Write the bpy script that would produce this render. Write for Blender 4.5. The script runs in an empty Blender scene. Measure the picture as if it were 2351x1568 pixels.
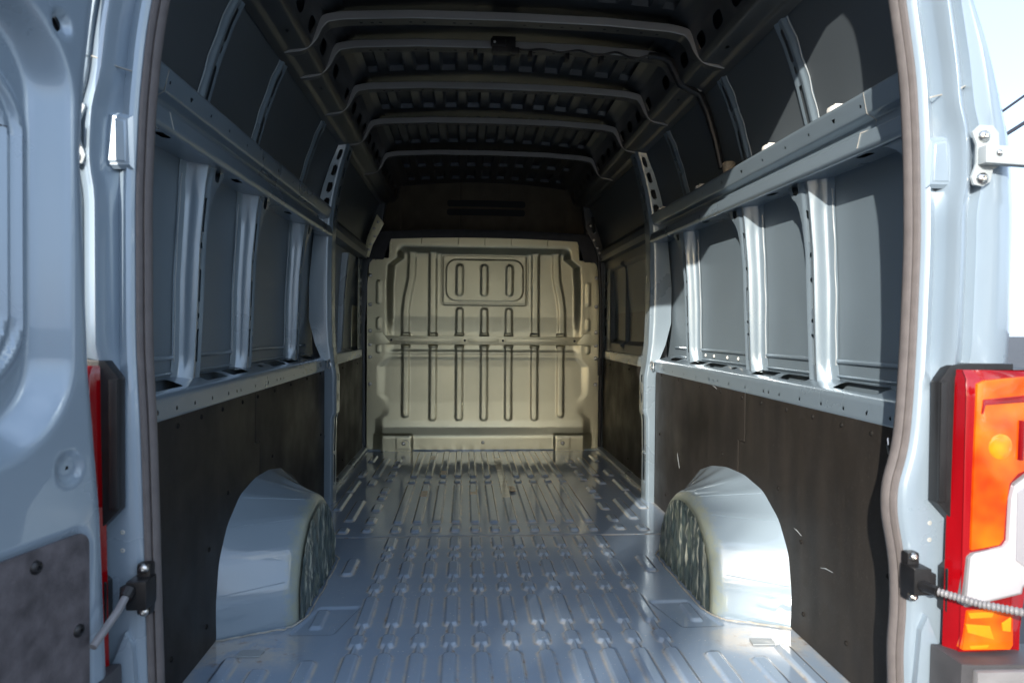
import bpy, bmesh, math, random
import numpy as np
from mathutils import Matrix, Vector
random.seed(4); rng = np.random.default_rng(4)
R = math.radians
scene = bpy.context.scene
col = scene.collection

# ------------------------------------------------------------------ camera
FPX, CX, CY = 1567.0, 1175.5, 784.0            # focal length in pixels of a 2351 wide picture = 24 mm
yaw, pit, rol = R(3.944), R(0.960), R(0.481)
CAM = np.array([-0.153, 0.0, 0.955])
_f = np.array([math.sin(yaw), math.cos(yaw), 0]); _r = np.array([math.cos(yaw), -math.sin(yaw), 0]); _z = np.array([0, 0, 1.])
FWD = _f*math.cos(pit) - _z*math.sin(pit); _u = _z*math.cos(pit) + _f*math.sin(pit)
RGT = _r*math.cos(rol) + _u*math.sin(rol); UPV = _u*math.cos(rol) - _r*math.sin(rol)
def at(x, y, axis, v):
    """pixel (2351 wide) to the point where its ray meets the plane axis = v"""
    d = FWD + RGT*(x-CX)/FPX - UPV*(y-CY)/FPX
    return CAM + d*(v-CAM[axis])/d[axis]
cam = bpy.data.cameras.new('camera'); camo = bpy.data.objects.new('camera', cam); col.objects.link(camo)
m = Matrix.Identity(4)
for i in range(3):
    m[i][0], m[i][1], m[i][2], m[i][3] = RGT[i], UPV[i], -FWD[i], CAM[i]
camo.matrix_world = m
cam.sensor_width = 36; cam.lens = 36*FPX/2351; cam.clip_start = 0.02; cam.clip_end = 2000
cam.dof.use_dof = True; cam.dof.focus_distance = 3.6; cam.dof.aperture_fstop = 5.6
scene.camera = camo

# ------------------------------------------------------------------ light
SUN = Vector((-0.446, -0.826, 0.347)).normalized()       # towards the sun: low, behind and to the left
w = bpy.data.worlds.new('World'); scene.world = w; w.use_nodes = True
nt = w.node_tree; bg = nt.nodes['Background']
sky = nt.nodes.new('ShaderNodeTexSky'); sky.sky_type = 'NISHITA'; sky.sun_disc = False
sky.sun_elevation = math.asin(SUN.z); sky.sun_rotation = math.atan2(SUN.x, SUN.y)
sky.air_density = 1.0; sky.dust_density = 2.0; sky.ozone_density = 1.5
tcw = nt.nodes.new('ShaderNodeTexCoord'); mpw = nt.nodes.new('ShaderNodeMapping'); mpw.inputs['Scale'].default_value = (1, 1, 2.5)
nzw = nt.nodes.new('ShaderNodeTexNoise'); nzw.inputs['Scale'].default_value = 2.2; nzw.inputs['Detail'].default_value = 7
nt.links.new(tcw.outputs['Generated'], mpw.inputs['Vector']); nt.links.new(mpw.outputs[0], nzw.inputs['Vector'])
mrw = nt.nodes.new('ShaderNodeMapRange'); mrw.inputs[1].default_value = .38; mrw.inputs[2].default_value = .62; mrw.inputs[3].default_value = .30; mrw.inputs[4].default_value = .85
nt.links.new(nzw.outputs[0], mrw.inputs[0])
mxw = nt.nodes.new('ShaderNodeMix'); mxw.data_type = 'RGBA'; mxw.clamp_factor = True     # bright broken cloud over blue
nt.links.new(mrw.outputs[0], mxw.inputs[0]); nt.links.new(sky.outputs[0], mxw.inputs[6]); mxw.inputs[7].default_value = (4.6, 5.6, 7.3, 1)
nt.links.new(mxw.outputs[2], bg.inputs[0]); bg.inputs[1].default_value = 0.15
sl = bpy.data.lights.new('sun', 'SUN'); sl.energy = 3.3; sl.angle = R(0.5); sl.color = (1, 0.93, 0.83)
so = bpy.data.objects.new('sun', sl); col.objects.link(so)
so.rotation_euler = (-SUN).to_track_quat('-Z', 'Y').to_euler(); so.location = (-4, -8, 6)
vs = scene.view_settings; vs.view_transform = 'Standard'; vs.look = 'None'; vs.gamma = 1; vs.exposure = 1.15
vs.use_curve_mapping = False
scene.render.resolution_x, scene.render.resolution_y = 1024, 682
scene.cycles.max_bounces = 10; scene.cycles.diffuse_bounces = 6; scene.cycles.glossy_bounces = 5

# ------------------------------------------------------------------ materials
def mat(name, base, rough=0.4, metal=0.0, coat=0.0, spec=0.5, var=0.0, vscale=6.0, bump=0.0, bscale=60.0, stretch=(1, 1, 1), second=None, coatr=0.08, detail=6):
    m = bpy.data.materials.new(name); m.use_nodes = True
    nt = m.node_tree; b = nt.nodes['Principled BSDF']
    b.inputs['Base Color'].default_value = (*base, 1); b.inputs['Roughness'].default_value = rough
    b.inputs['Metallic'].default_value = metal; b.inputs['Coat Weight'].default_value = coat
    b.inputs['Coat Roughness'].default_value = coatr; b.inputs['Specular IOR Level'].default_value = spec
    if var or bump:
        tc = nt.nodes.new('ShaderNodeTexCoord'); mp = nt.nodes.new('ShaderNodeMapping'); mp.inputs['Scale'].default_value = stretch
        nt.links.new(tc.outputs['Object'], mp.inputs['Vector'])
    if var:
        n = nt.nodes.new('ShaderNodeTexNoise'); n.inputs['Scale'].default_value = vscale; n.inputs['Detail'].default_value = detail
        nt.links.new(mp.outputs[0], n.inputs['Vector'])
        rp = nt.nodes.new('ShaderNodeValToRGB'); rp.color_ramp.elements[0].position = 0.3; rp.color_ramp.elements[1].position = 0.7
        c2 = second or tuple(min(1, c*(1+var)) for c in base)
        rp.color_ramp.elements[0].color = (*[c*(1-var) for c in base], 1); rp.color_ramp.elements[1].color = (*c2, 1)
        nt.links.new(n.outputs[0], rp.inputs[0]); nt.links.new(rp.outputs[0], b.inputs['Base Color'])
        mr = nt.nodes.new('ShaderNodeMapRange'); mr.inputs[3].default_value = rough*0.8; mr.inputs[4].default_value = min(1, rough*1.25)
        nt.links.new(n.outputs[0], mr.inputs[0]); nt.links.new(mr.outputs[0], b.inputs['Roughness'])
    if bump:
        n2 = nt.nodes.new('ShaderNodeTexNoise'); n2.inputs['Scale'].default_value = bscale; n2.inputs['Detail'].default_value = 3
        nt.links.new(mp.outputs[0], n2.inputs['Vector'])
        bp = nt.nodes.new('ShaderNodeBump'); bp.inputs['Strength'].default_value = bump; bp.inputs['Distance'].default_value = 0.002
        nt.links.new(n2.outputs[0], bp.inputs['Height']); nt.links.new(bp.outputs[0], b.inputs['Normal'])
    return m
def board_material():
    m = mat('hardboard', (0.027, 0.0245, 0.022), 0.55, bump=0.25, bscale=700, spec=0.35)
    nt = m.node_tree; b = nt.nodes['Principled BSDF']; L = nt.links.new; tc = nt.nodes.new('ShaderNodeTexCoord')
    def nz(sc, st, det):
        mp = nt.nodes.new('ShaderNodeMapping'); mp.inputs['Scale'].default_value = st; L(tc.outputs['Object'], mp.inputs['Vector'])
        n = nt.nodes.new('ShaderNodeTexNoise'); n.inputs['Scale'].default_value = sc; n.inputs['Detail'].default_value = det; L(mp.outputs[0], n.inputs['Vector']); return n.outputs[0]
    def rg(v, a, c, lo, hi):
        r = nt.nodes.new('ShaderNodeMapRange'); r.inputs[1].default_value = a; r.inputs[2].default_value = c; r.inputs[3].default_value = lo; r.inputs[4].default_value = hi; L(v, r.inputs[0]); return r.outputs[0]
    def mx(f, a, c):
        x = nt.nodes.new('ShaderNodeMix'); x.data_type = 'RGBA'; L(f, x.inputs[0])
        if isinstance(a, tuple): x.inputs[6].default_value = (*a, 1)
        else: L(a, x.inputs[6])
        x.inputs[7].default_value = (*c, 1); return x.outputs[2]
    c = mx(rg(nz(7, (1, 2.2, .35), 8), .35, .7, 0, 1), (0.017, 0.0150, 0.0132), (0.028, 0.0238, 0.0200))
    c = mx(rg(nz(230, (1, 1, 1), 2), .66, .74, 0, .55), c, (0.11, 0.10, 0.09))
    c = mx(rg(nz(26, (1, 1, .05), 3), .70, .76, 0, .5), c, (0.075, 0.068, 0.06))
    L(c, b.inputs['Base Color']); L(rg(nz(5, (1, 1, 1), 4), .3, .7, .42, .66), b.inputs['Roughness']); return m
PB = (0.265, 0.335, 0.40)
M = {}
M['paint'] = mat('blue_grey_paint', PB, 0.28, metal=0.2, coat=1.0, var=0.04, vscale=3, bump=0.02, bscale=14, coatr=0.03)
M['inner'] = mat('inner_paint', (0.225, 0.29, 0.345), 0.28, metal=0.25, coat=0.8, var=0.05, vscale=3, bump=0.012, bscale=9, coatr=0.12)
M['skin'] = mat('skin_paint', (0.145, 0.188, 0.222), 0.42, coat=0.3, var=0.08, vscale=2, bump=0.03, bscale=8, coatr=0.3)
M['shadeskin'] = mat('shaded_skin_paint', (0.085, 0.102, 0.116), 0.4, coat=0.25, var=0.08, vscale=2, bump=0.03, bscale=8, coatr=0.3)  # darker copy of the skin paint, with shade put into the colour
M['bow'] = mat('lit_bow_paint', (0.36, 0.35, 0.335), 0.3, coat=0.4, var=0.08, vscale=4, coatr=0.2)  # rear faces of the bows, lightened to carry the light from the opening
M['roof'] = mat('shaded_roof_paint', (0.042, 0.046, 0.050), 0.34, coat=0.3, var=0.12, vscale=4, coatr=0.2)  # grey primer darkened further, the roof's shade is put into the colour
M['beige'] = mat('bulkhead_paint', (0.74, 0.695, 0.475), 0.36, metal=0.78, coat=0.0, var=0.05, vscale=4, bump=0.03, bscale=30, coatr=0.2)
M['board'] = board_material()
M['seal'] = mat('seal_rubber', (0.135, 0.122, 0.12), 0.6, var=0.1, vscale=40, bump=0.3, bscale=400)
M['black'] = mat('black_plastic', (0.012, 0.012, 0.013), 0.4, var=0.2, vscale=30, bump=0.1, bscale=300)
M['screw'] = mat('dark_screw', (0.014, 0.013, 0.012), 0.7, spec=0.15)
M['void'] = mat('cavity_shade', (0.03, 0.035, 0.04), 0.6)  # near-black standing for the shade inside holes and cavities
M['bumper'] = mat('grey_bumper_plastic', (0.055, 0.055, 0.06), 0.55, var=0.15, vscale=20, bump=0.3, bscale=500)
M['bumpgrey'] = mat('light_grey_plastic', (0.20, 0.20, 0.21), 0.45, var=0.1, vscale=20, bump=0.2, bscale=400)
M['steel'] = mat('zinc_steel', (0.62, 0.61, 0.58), 0.28, metal=1, var=0.1, vscale=60)
M['hinge'] = mat('hinge_paint', (0.36, 0.40, 0.42), 0.4, coat=0.3)
M['clip'] = mat('white_nylon', (0.8, 0.79, 0.75), 0.4)
M['tan'] = mat('tan_cap', (0.35, 0.29, 0.21), 0.6, var=0.2, vscale=80)
M['sealant'] = mat('sealant', (0.40, 0.39, 0.35), 0.55, var=0.35, vscale=30, bump=0.4, bscale=120)
M['tape'] = mat('masking_tape', (0.80, 0.72, 0.56), 0.25, coat=1.0, var=0.10, vscale=20)
M['patchbrown'] = mat('brown_patch_coat', (0.36, 0.22, 0.13), 0.3, coat=0.6, var=0.4, vscale=30)
M['cabdark'] = mat('overhead_trim', (0.13, 0.105, 0.07), 0.7, var=0.2, vscale=8, bump=0.2, bscale=300)
M['red'] = mat('red_lens', (0.21, 0.0015, 0.004), 0.10, coat=0.6, var=0.25, vscale=14, stretch=(1, 1, .15), bump=0.3, bscale=25)
M['orange'] = mat('orange_lens', (0.60, 0.042, 0.001), 0.12, coat=0.5, var=0.25, vscale=11, second=(0.85, 0.16, 0.003), bump=0.5, bscale=30, detail=2)
M['yellow'] = mat('amber_reflector', (0.85, 0.24, 0.004), 0.15, coat=1.0, bump=0.6, bscale=60)
def amber():
    m = mat('amber_bulb', (0.80, 0.17, 0.003), 0.1, coat=1.0); nt = m.node_tree; b = nt.nodes['Principled BSDF']
    n = nt.nodes.new('ShaderNodeTexNoise'); n.inputs['Scale'].default_value = 28; n.inputs['Detail'].default_value = 1; tc = nt.nodes.new('ShaderNodeTexCoord'); nt.links.new(tc.outputs['Object'], n.inputs['Vector'])
    r = nt.nodes.new('ShaderNodeValToRGB'); r.color_ramp.elements[0].position = .3; r.color_ramp.elements[0].color = (0.70, 0.09, 0.002, 1); r.color_ramp.elements[1].position = .7; r.color_ramp.elements[1].color = (0.85, 0.27, 0.004, 1)
    nt.links.new(n.outputs[0], r.inputs[0]); nt.links.new(r.outputs[0], b.inputs['Base Color']); return m
M['amber'] = amber()
M['white'] = mat('clear_lens', (0.42, 0.42, 0.45), 0.12, coat=1.0, var=0.06, vscale=20, stretch=(1, 1, .2))
M['clearstep'] = mat('clear_step', (0.30, 0.30, 0.33), 0.1, coat=1.0)
M['rod'] = mat('grey_strap', (0.19, 0.19, 0.20), 0.4, var=0.1, vscale=40)
M['tyre'] = mat('tyre_rubber', (0.02, 0.02, 0.02), 0.8, bump=0.2)
M['asphalt'] = mat('asphalt', (0.06, 0.059, 0.058), 0.85, var=0.3, vscale=1.2, bump=0.6, bscale=60)
M['wire'] = mat('cable_jacket', (0.015, 0.014, 0.02), 0.6)
M['wood'] = mat('pole_wood', (0.13, 0.10, 0.075), 0.8, var=0.3, vscale=6, stretch=(4, 4, .4))

def floor_material():
    m = mat('floor_paint', (0.19, 0.25, 0.295), 0.24, coat=0.5, coatr=0.12)
    nt = m.node_tree; b = nt.nodes['Principled BSDF']; L = nt.links.new
    tc = nt.nodes.new('ShaderNodeTexCoord')
    def noise(sc, st=(1, 1, 1), det=6, ro=0.6):
        mp = nt.nodes.new('ShaderNodeMapping'); mp.inputs['Scale'].default_value = st; L(tc.outputs['Object'], mp.inputs['Vector'])
        n = nt.nodes.new('ShaderNodeTexNoise'); n.inputs['Scale'].default_value = sc; n.inputs['Detail'].default_value = det; n.inputs['Roughness'].default_value = ro
        L(mp.outputs[0], n.inputs['Vector']); return n.outputs[0]
    def ramp(v, p0, p1, a=0.0, c=1.0):
        r = nt.nodes.new('ShaderNodeMapRange'); r.inputs[1].default_value = p0; r.inputs[2].default_value = p1; r.inputs[3].default_value = a; r.inputs[4].default_value = c
        L(v, r.inputs[0]); return r.outputs[0]
    def mix(f, a, bb):
        x = nt.nodes.new('ShaderNodeMix'); x.data_type = 'RGBA'; L(f, x.inputs[0])
        if isinstance(a, tuple): x.inputs[6].default_value = (*a, 1)
        else: L(a, x.inputs[6])
        x.inputs[7].default_value = (*bb, 1); return x.outputs[2]
    def mul(a, c):
        x = nt.nodes.new('ShaderNodeMath'); x.operation = 'MULTIPLY'; L(a, x.inputs[0])
        if isinstance(c, float): x.inputs[1].default_value = c
        else: L(c, x.inputs[1])
        return x.outputs[0]
    big = noise(2.2); fine = noise(55, det=4); strk = noise(14, (6, .5, 1))
    c = mix(ramp(big, .4, .7, 0, .45), (0.30, 0.40, 0.53), (0.38, 0.47, 0.58))
    dust = mul(ramp(fine, .52, .72), ramp(noise(5), .42, .7))
    c = mix(mul(dust, .30), c, (0.46, 0.43, 0.37))
    scr = mul(ramp(strk, .64, .74), .35)
    c = mix(scr, c, (0.46, 0.49, 0.50))
    sp = ramp(noise(120, det=2), .70, .75); c = mix(mul(sp, .85), c, (0.80, 0.80, 0.76))
    an = nt.nodes.new('ShaderNodeAttribute'); an.attribute_name = 'dust'
    edge = mul(an.outputs['Fac'], ramp(noise(9, det=9, ro=.7), .36, .58)); c = mix(mul(edge, .85), c, (0.58, 0.54, 0.46))
    edge2 = mul(an.outputs['Fac'], ramp(noise(23, det=8), .56, .70)); c = mix(mul(edge2, .8), c, (0.30, 0.21, 0.13))
    L(c, b.inputs['Base Color'])
    L(ramp(noise(7), .3, .7, .05, .17), b.inputs['Roughness'])
    bp = nt.nodes.new('ShaderNodeBump'); bp.inputs['Strength'].default_value = .07; bp.inputs['Distance'].default_value = .004
    L(noise(9, det=2), bp.inputs['Height']); L(bp.outputs[0], b.inputs['Normal'])
    return m
M['floor'] = floor_material()

def film_material():
    m = bpy.data.materials.new('crumpled_film'); m.use_nodes = True
    nt = m.node_tree; b = nt.nodes['Principled BSDF']; L = nt.links.new
    tc = nt.nodes.new('ShaderNodeTexCoord')
    mp = nt.nodes.new('ShaderNodeMapping'); mp.inputs['Scale'].default_value = (1, 1, .02); L(tc.outputs['Object'], mp.inputs['Vector'])
    n = nt.nodes.new('ShaderNodeTexNoise'); n.inputs['Scale'].default_value = 70; n.inputs['Detail'].default_value = 3; n.inputs['Distortion'].default_value = .25
    L(mp.outputs[0], n.inputs['Vector'])
    r = nt.nodes.new('ShaderNodeValToRGB'); e = r.color_ramp.elements
    e[0].position = .40; e[0].color = (0.05, 0.078, 0.080, 1); e[1].position = .66; e[1].color = (0.48, 0.50, 0.42, 1)
    q = e.new(.57); q.color = (0.115, 0.15, 0.145, 1)
    L(n.outputs[0], r.inputs[0])
    n3 = nt.nodes.new('ShaderNodeTexNoise'); n3.inputs['Scale'].default_value = 16; n3.inputs['Detail'].default_value = 5; L(tc.outputs['Object'], n3.inputs['Vector'])
    mr = nt.nodes.new('ShaderNodeMapRange'); mr.inputs[1].default_value = .5; mr.inputs[2].default_value = .66; mr.inputs[4].default_value = .3; L(n3.outputs[0], mr.inputs[0])
    x = nt.nodes.new('ShaderNodeMix'); x.data_type = 'RGBA'; L(mr.outputs[0], x.inputs[0]); L(r.outputs[0], x.inputs[6]); x.inputs[7].default_value = (0.36, 0.38, 0.27, 1)
    L(x.outputs[2], b.inputs['Base Color']); b.inputs['Roughness'].default_value = .3; b.inputs['Coat Weight'].default_value = .3
    bp = nt.nodes.new('ShaderNodeBump'); bp.inputs['Strength'].default_value = .6; bp.inputs['Distance'].default_value = .004
    L(n.outputs[0], bp.inputs['Height']); L(bp.outputs[0], b.inputs['Normal'])
    return m
M['film'] = film_material()
def arch_material():
    m = mat('arch_paint', (0.255, 0.33, 0.395), 0.32, coat=1.0, coatr=0.04)
    nt = m.node_tree; b = nt.nodes['Principled BSDF']; L = nt.links.new; b.inputs['Coat IOR'].default_value = 1.55
    tc = nt.nodes.new('ShaderNodeTexCoord'); sp = nt.nodes.new('ShaderNodeSeparateXYZ'); L(tc.outputs['Object'], sp.inputs[0])
    ab = nt.nodes.new('ShaderNodeMath'); ab.operation = 'ABSOLUTE'; L(sp.outputs[0], ab.inputs[0])
    n = nt.nodes.new('ShaderNodeTexNoise'); n.inputs['Scale'].default_value = 34; n.inputs['Detail'].default_value = 8; n.inputs['Roughness'].default_value = .75; L(tc.outputs['Object'], n.inputs['Vector'])
    ad = nt.nodes.new('ShaderNodeMath'); ad.operation = 'MULTIPLY_ADD'; L(n.outputs[0], ad.inputs[0]); ad.inputs[1].default_value = -.12; L(ab.outputs[0], ad.inputs[2])
    mr = nt.nodes.new('ShaderNodeMapRange'); mr.inputs[1].default_value = .668; mr.inputs[2].default_value = .630; mr.inputs[3].default_value = 0; mr.inputs[4].default_value = .85; L(ad.outputs[0], mr.inputs[0])
    x = nt.nodes.new('ShaderNodeMix'); x.data_type = 'RGBA'; L(mr.outputs[0], x.inputs[0]); x.inputs[6].default_value = (0.255, 0.33, 0.395, 1); x.inputs[7].default_value = (0.33, 0.36, 0.27, 1)
    L(x.outputs[2], b.inputs['Base Color'])
    r2 = nt.nodes.new('ShaderNodeMapRange'); r2.inputs[3].default_value = 1; r2.inputs[4].default_value = .15; L(mr.outputs[0], r2.inputs[0]); L(r2.outputs[0], b.inputs['Coat Weight'])
    n2 = nt.nodes.new('ShaderNodeTexNoise'); n2.inputs['Scale'].default_value = 5; L(tc.outputs['Object'], n2.inputs['Vector'])
    bp = nt.nodes.new('ShaderNodeBump'); bp.inputs['Strength'].default_value = .12; bp.inputs['Distance'].default_value = .01; L(n2.outputs[0], bp.inputs['Height']); L(bp.outputs[0], b.inputs['Coat Normal'])
    return m
M['arch'] = arch_material()
M['wax'] = mat('yellow_wax', (0.40, 0.41, 0.24), 0.45, var=0.4, vscale=60, second=(0.62, 0.58, 0.38), bump=1.0, bscale=140)

# ------------------------------------------------------------------ mesh helpers
WL = {}
def mk_mesh(name, v, f, smooth=True, ang=38):
    me = bpy.data.meshes.new(name)
    me.from_pydata([tuple(map(float, p)) for p in v], [], [tuple(map(int, q)) for q in f])
    me.update()
    if smooth:
        me.shade_smooth(); me.set_sharp_from_angle(angle=R(ang))
    return me
def fast_mesh(name, v, quads, smooth=True, ang=38):
    me = bpy.data.meshes.new(name); n = len(quads)
    me.vertices.add(len(v)); me.vertices.foreach_set('co', np.asarray(v, dtype=np.float32).ravel())
    me.loops.add(4*n); me.loops.foreach_set('vertex_index', np.asarray(quads, dtype=np.int32).ravel())
    me.polygons.add(n); me.polygons.foreach_set('loop_start', np.arange(0, 4*n, 4, dtype=np.int32))
    me.update(calc_edges=True); me.validate()
    if smooth:
        me.shade_smooth(); me.set_sharp_from_angle(angle=R(ang))
    return me
def link(name, me, material, parent, loc=(0, 0, 0), label=None):
    o = bpy.data.objects.new(name, me); col.objects.link(o)
    if me is not None and material is not None and not me.materials: me.materials.append(material)
    wl = Vector(loc); WL[o] = wl
    if parent is not None:
        o.parent = parent; o.location = wl - WL[parent]
    else: o.location = wl
    if label: o['label'] = label
    return o
class MB:
    def __init__(s): s.v = []; s.f = []
    def add(s, v, f):
        n = len(s.v); s.v += [tuple(p) for p in v]; s.f += [tuple(i+n for i in q) for q in f]; return s
    def box(s, x0, x1, y0, y1, z0, z1, bev=0.0):
        if x0 > x1: x0, x1 = x1, x0
        if y0 > y1: y0, y1 = y1, y0
        bm = bmesh.new(); bmesh.ops.create_cube(bm, size=1)
        for v in bm.verts: v.co = Vector(((x0+x1)/2+v.co.x*(x1-x0), (y0+y1)/2+v.co.y*(y1-y0), (z0+z1)/2+v.co.z*(z1-z0)))
        if bev: bmesh.ops.bevel(bm, geom=list(bm.edges), offset=bev, segments=2, affect='EDGES', profile=.7)
        bm.verts.index_update(); s.add([v.co[:] for v in bm.verts], [[v.index for v in f.verts] for f in bm.faces]); bm.free(); return s
    def prism(s, poly, a0, a1, axis, bev=0.0):
        """poly in the two other axes (in xyz order), extruded along axis from a0 to a1"""
        bm = bmesh.new()
        def P(p, a):
            q = list(p); q.insert(axis, a); return bm.verts.new(q)
        A = [P(p, a0) for p in poly]; B = [P(p, a1) for p in poly]; n = len(poly)
        bm.faces.new(A); bm.faces.new(B[::-1])
        for i in range(n): bm.faces.new((A[i], B[i], B[(i+1) % n], A[(i+1) % n]))
        bmesh.ops.recalc_face_normals(bm, faces=bm.faces)
        if bev: bmesh.ops.bevel(bm, geom=list(bm.edges), offset=bev, segments=2, affect='EDGES', profile=.7, clamp_overlap=True)
        bm.verts.index_update(); s.add([v.co[:] for v in bm.verts], [[v.index for v in f.verts] for f in bm.faces]); bm.free(); return s
    def tube(s, pts, r, n=8, cap=True):
        pts = [Vector(p) for p in pts]; rs = r if isinstance(r, (list, tuple)) else [r]*len(pts); v = []; f = []
        up = Vector((0.12, 0.23, 1)).normalized()
        for i, p in enumerate(pts):
            t = (pts[min(i+1, len(pts)-1)]-pts[max(i-1, 0)]).normalized()
            a = t.cross(up)
            if a.length < .05: a = t.cross(Vector((1, 0, 0)))
            a.normalize(); b = t.cross(a)
            for k in range(n):
                th = 2*math.pi*k/n; v.append(p+(a*math.cos(th)+b*math.sin(th))*rs[i])
        for i in range(len(pts)-1):
            for k in range(n): f.append((i*n+k, i*n+(k+1) % n, (i+1)*n+(k+1) % n, (i+1)*n+k))
        if cap: f.append(tuple(range(n))[::-1]); f.append(tuple((len(pts)-1)*n+k for k in range(n)))
        return s.add(v, f)
    def build(s, name, material, parent, loc=(0, 0, 0), label=None, smooth=True, ang=35):
        return link(name, mk_mesh(name, s.v, s.f, smooth, ang), material, parent, loc, label)
def smooth01(x): x = np.clip(x, 0, 1); return x*x*(3-2*x)
def rbox(u, v, cu, cv, hu, hv, r):
    qx = np.abs(u-cu)-hu+r; qy = np.abs(v-cv)-hv+r
    return np.hypot(np.maximum(qx, 0), np.maximum(qy, 0))+np.minimum(np.maximum(qx, qy), 0)-r
def emb(d, h, wd): return h*smooth01(.5-d/wd)
def sheet(name, U, V, pos, hole=None, flip=False, ang=38, cell=None):
    """grid sheet; hole(u,v) < 0 is cut away, its rim snapped to the outline"""
    uu, vv = np.meshgrid(U, V, indexing='ij'); nu, nv = uu.shape
    if hole is not None:
        c = cell or min(np.min(np.diff(U)), np.min(np.diff(V)))
        for _ in range(2):
            d = hole(uu, vv); e = 1e-4
            gu = (hole(uu+e, vv)-hole(uu-e, vv))/(2*e); gv = (hole(uu, vv+e)-hole(uu, vv-e))/(2*e)
            k = np.abs(d) < .62*c
            inb = np.zeros_like(k); inb[1:-1, 1:-1] = True; k &= inb
            uu = np.where(k, uu-d*gu, uu); vv = np.where(k, vv-d*gv, vv)
    X, Y, Z = pos(uu, vv)
    P = np.stack([np.broadcast_to(a, uu.shape) for a in (X, Y, Z)], -1).reshape(-1, 3)
    i = np.arange(nu*nv).reshape(nu, nv)
    q = np.stack([i[:-1, :-1], i[1:, :-1], i[1:, 1:], i[:-1, 1:]], -1).reshape(-1, 4)
    if hole is not None:
        cu = uu.ravel()[q].mean(1); cv = vv.ravel()[q].mean(1); q = q[hole(cu, cv) > 0]
        used = np.unique(q); mp = np.full(nu*nv, -1); mp[used] = np.arange(len(used)); P = P[used]; q = mp[q]
    if flip: q = q[:, ::-1]
    return fast_mesh(name, P, q, True, ang)
def rounded(pts, r, n=3):
    pts = [np.array(p, float) for p in pts]; out = [pts[0]]
    for i in range(1, len(pts)-1):
        a, b, c = pts[i-1], pts[i], pts[i+1]; la, lc = np.linalg.norm(a-b), np.linalg.norm(c-b)
        k = min(r, .45*la, .45*lc); p0 = b+(a-b)/la*k; p1 = b+(c-b)/lc*k
        for j in range(n+1):
            t = j/n; out.append((1-t)**2*p0+2*t*(1-t)*b+t*t*p1)
    out.append(pts[-1]); return np.array(out)
class Prof:
    """profile in the (x, z) plane with arc length"""
    def __init__(s, pts, r=.004, n=3, step=.01):
        p = rounded(pts, r, n); s.p = p; d = np.r_[0, np.cumsum(np.linalg.norm(np.diff(p, axis=0), axis=1))]; s.a = d
        vs_ = set(np.round(d, 6))
        V = [0.0]
        for a, b in zip(d[:-1], d[1:]):
            k = max(1, int(round((b-a)/step))); V += list(a+(b-a)*np.arange(1, k+1)/k)
        s.V = np.array(V)
    def at(s, v): return np.interp(v, s.a, s.p[:, 0]), np.interp(v, s.a, s.p[:, 1])
    def arc(s, pt):
        i = np.argmin(np.linalg.norm(s.p-np.array(pt), axis=1)); return s.a[i]
def ip(x, xs, ys): return np.interp(x, xs, ys)
def lin(a, b, step): return np.linspace(a, b, max(2, int(round((b-a)/step))+1))

# ------------------------------------------------------------------ ground and far things
GZ = -0.62
g = bpy.data.meshes.new('ground'); g.from_pydata([(-400, -400, GZ), (400, -400, GZ), (400, 400, GZ), (-400, 400, GZ)], [], [(0, 1, 2, 3)])
go = link('ground', g, M['asphalt'], None); go['kind'] = 'structure'

# ------------------------------------------------------------------ the van
van = link('cargo_van', None, None, None, (0, 3.7, GZ))
van['label'] = 'empty blue-grey cargo van seen through its open rear doors'; van['category'] = 'van'

# body shell -------------------------------------------------------
INN = [(.915, -.03), (.955, .05), (.985, .25), (.998, .5), (1.002, .8), (.997, 1.1), (.980, 1.38), (.955, 1.58), (.912, 1.74), (.866, 1.87), (.828, 1.95), (.80, 2.03), (.75, 2.12), (.66, 2.172), (.4, 2.195), (0, 2.205)]
INNa = np.array(INN)
def skin_x(z): return np.interp(z, INNa[:11, 1], INNa[:11, 0])
def shell():
    inn = rounded(INN, .05, 3); out = []
    for i, p in enumerate(inn):
        a = inn[max(0, i-1)]; b = inn[min(len(inn)-1, i+1)]; t = (b-a)/np.linalg.norm(b-a); out.append(p+np.array([t[1], -t[0]])*.022)
    out[0] = np.array([1.0, -.33]); out[-1] = np.array([0, 2.227])
    inn = np.vstack([[[.9, -.33]], inn]); out = np.array(out)
    half = np.vstack([inn[::-1], out])                      # roof centre inner -> bottom -> roof centre outer
    Ys = [1.46, 2.2, 3.0, 4.0, 5.0, 6.3]
    v = []; f = []; n = len(half)
    for sgn in (1, -1):
        base = len(v)
        for Y in Ys:
            k = 0.0
            for p in half: v.append((sgn*p[0], Y, p[1]))
        for j in range(len(Ys)-1):
            for i in range(n-1):
                q = (base+j*n+i, base+(j+1)*n+i, base+(j+1)*n+i+1, base+j*n+i+1)
                f.append(q if sgn > 0 else q[::-1])
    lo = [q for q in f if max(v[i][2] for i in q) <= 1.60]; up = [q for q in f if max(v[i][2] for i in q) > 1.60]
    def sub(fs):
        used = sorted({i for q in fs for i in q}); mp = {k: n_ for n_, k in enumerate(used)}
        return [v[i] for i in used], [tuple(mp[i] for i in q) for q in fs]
    MB().add(*sub(up)).build('shaded_upper_shell', M['shadeskin'], van, ang=30)  # same sheet as the lower shell, split off to paint its shade darker
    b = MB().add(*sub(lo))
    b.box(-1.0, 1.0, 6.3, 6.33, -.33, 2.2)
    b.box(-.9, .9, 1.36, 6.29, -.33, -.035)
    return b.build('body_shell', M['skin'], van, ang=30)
shell()

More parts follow.
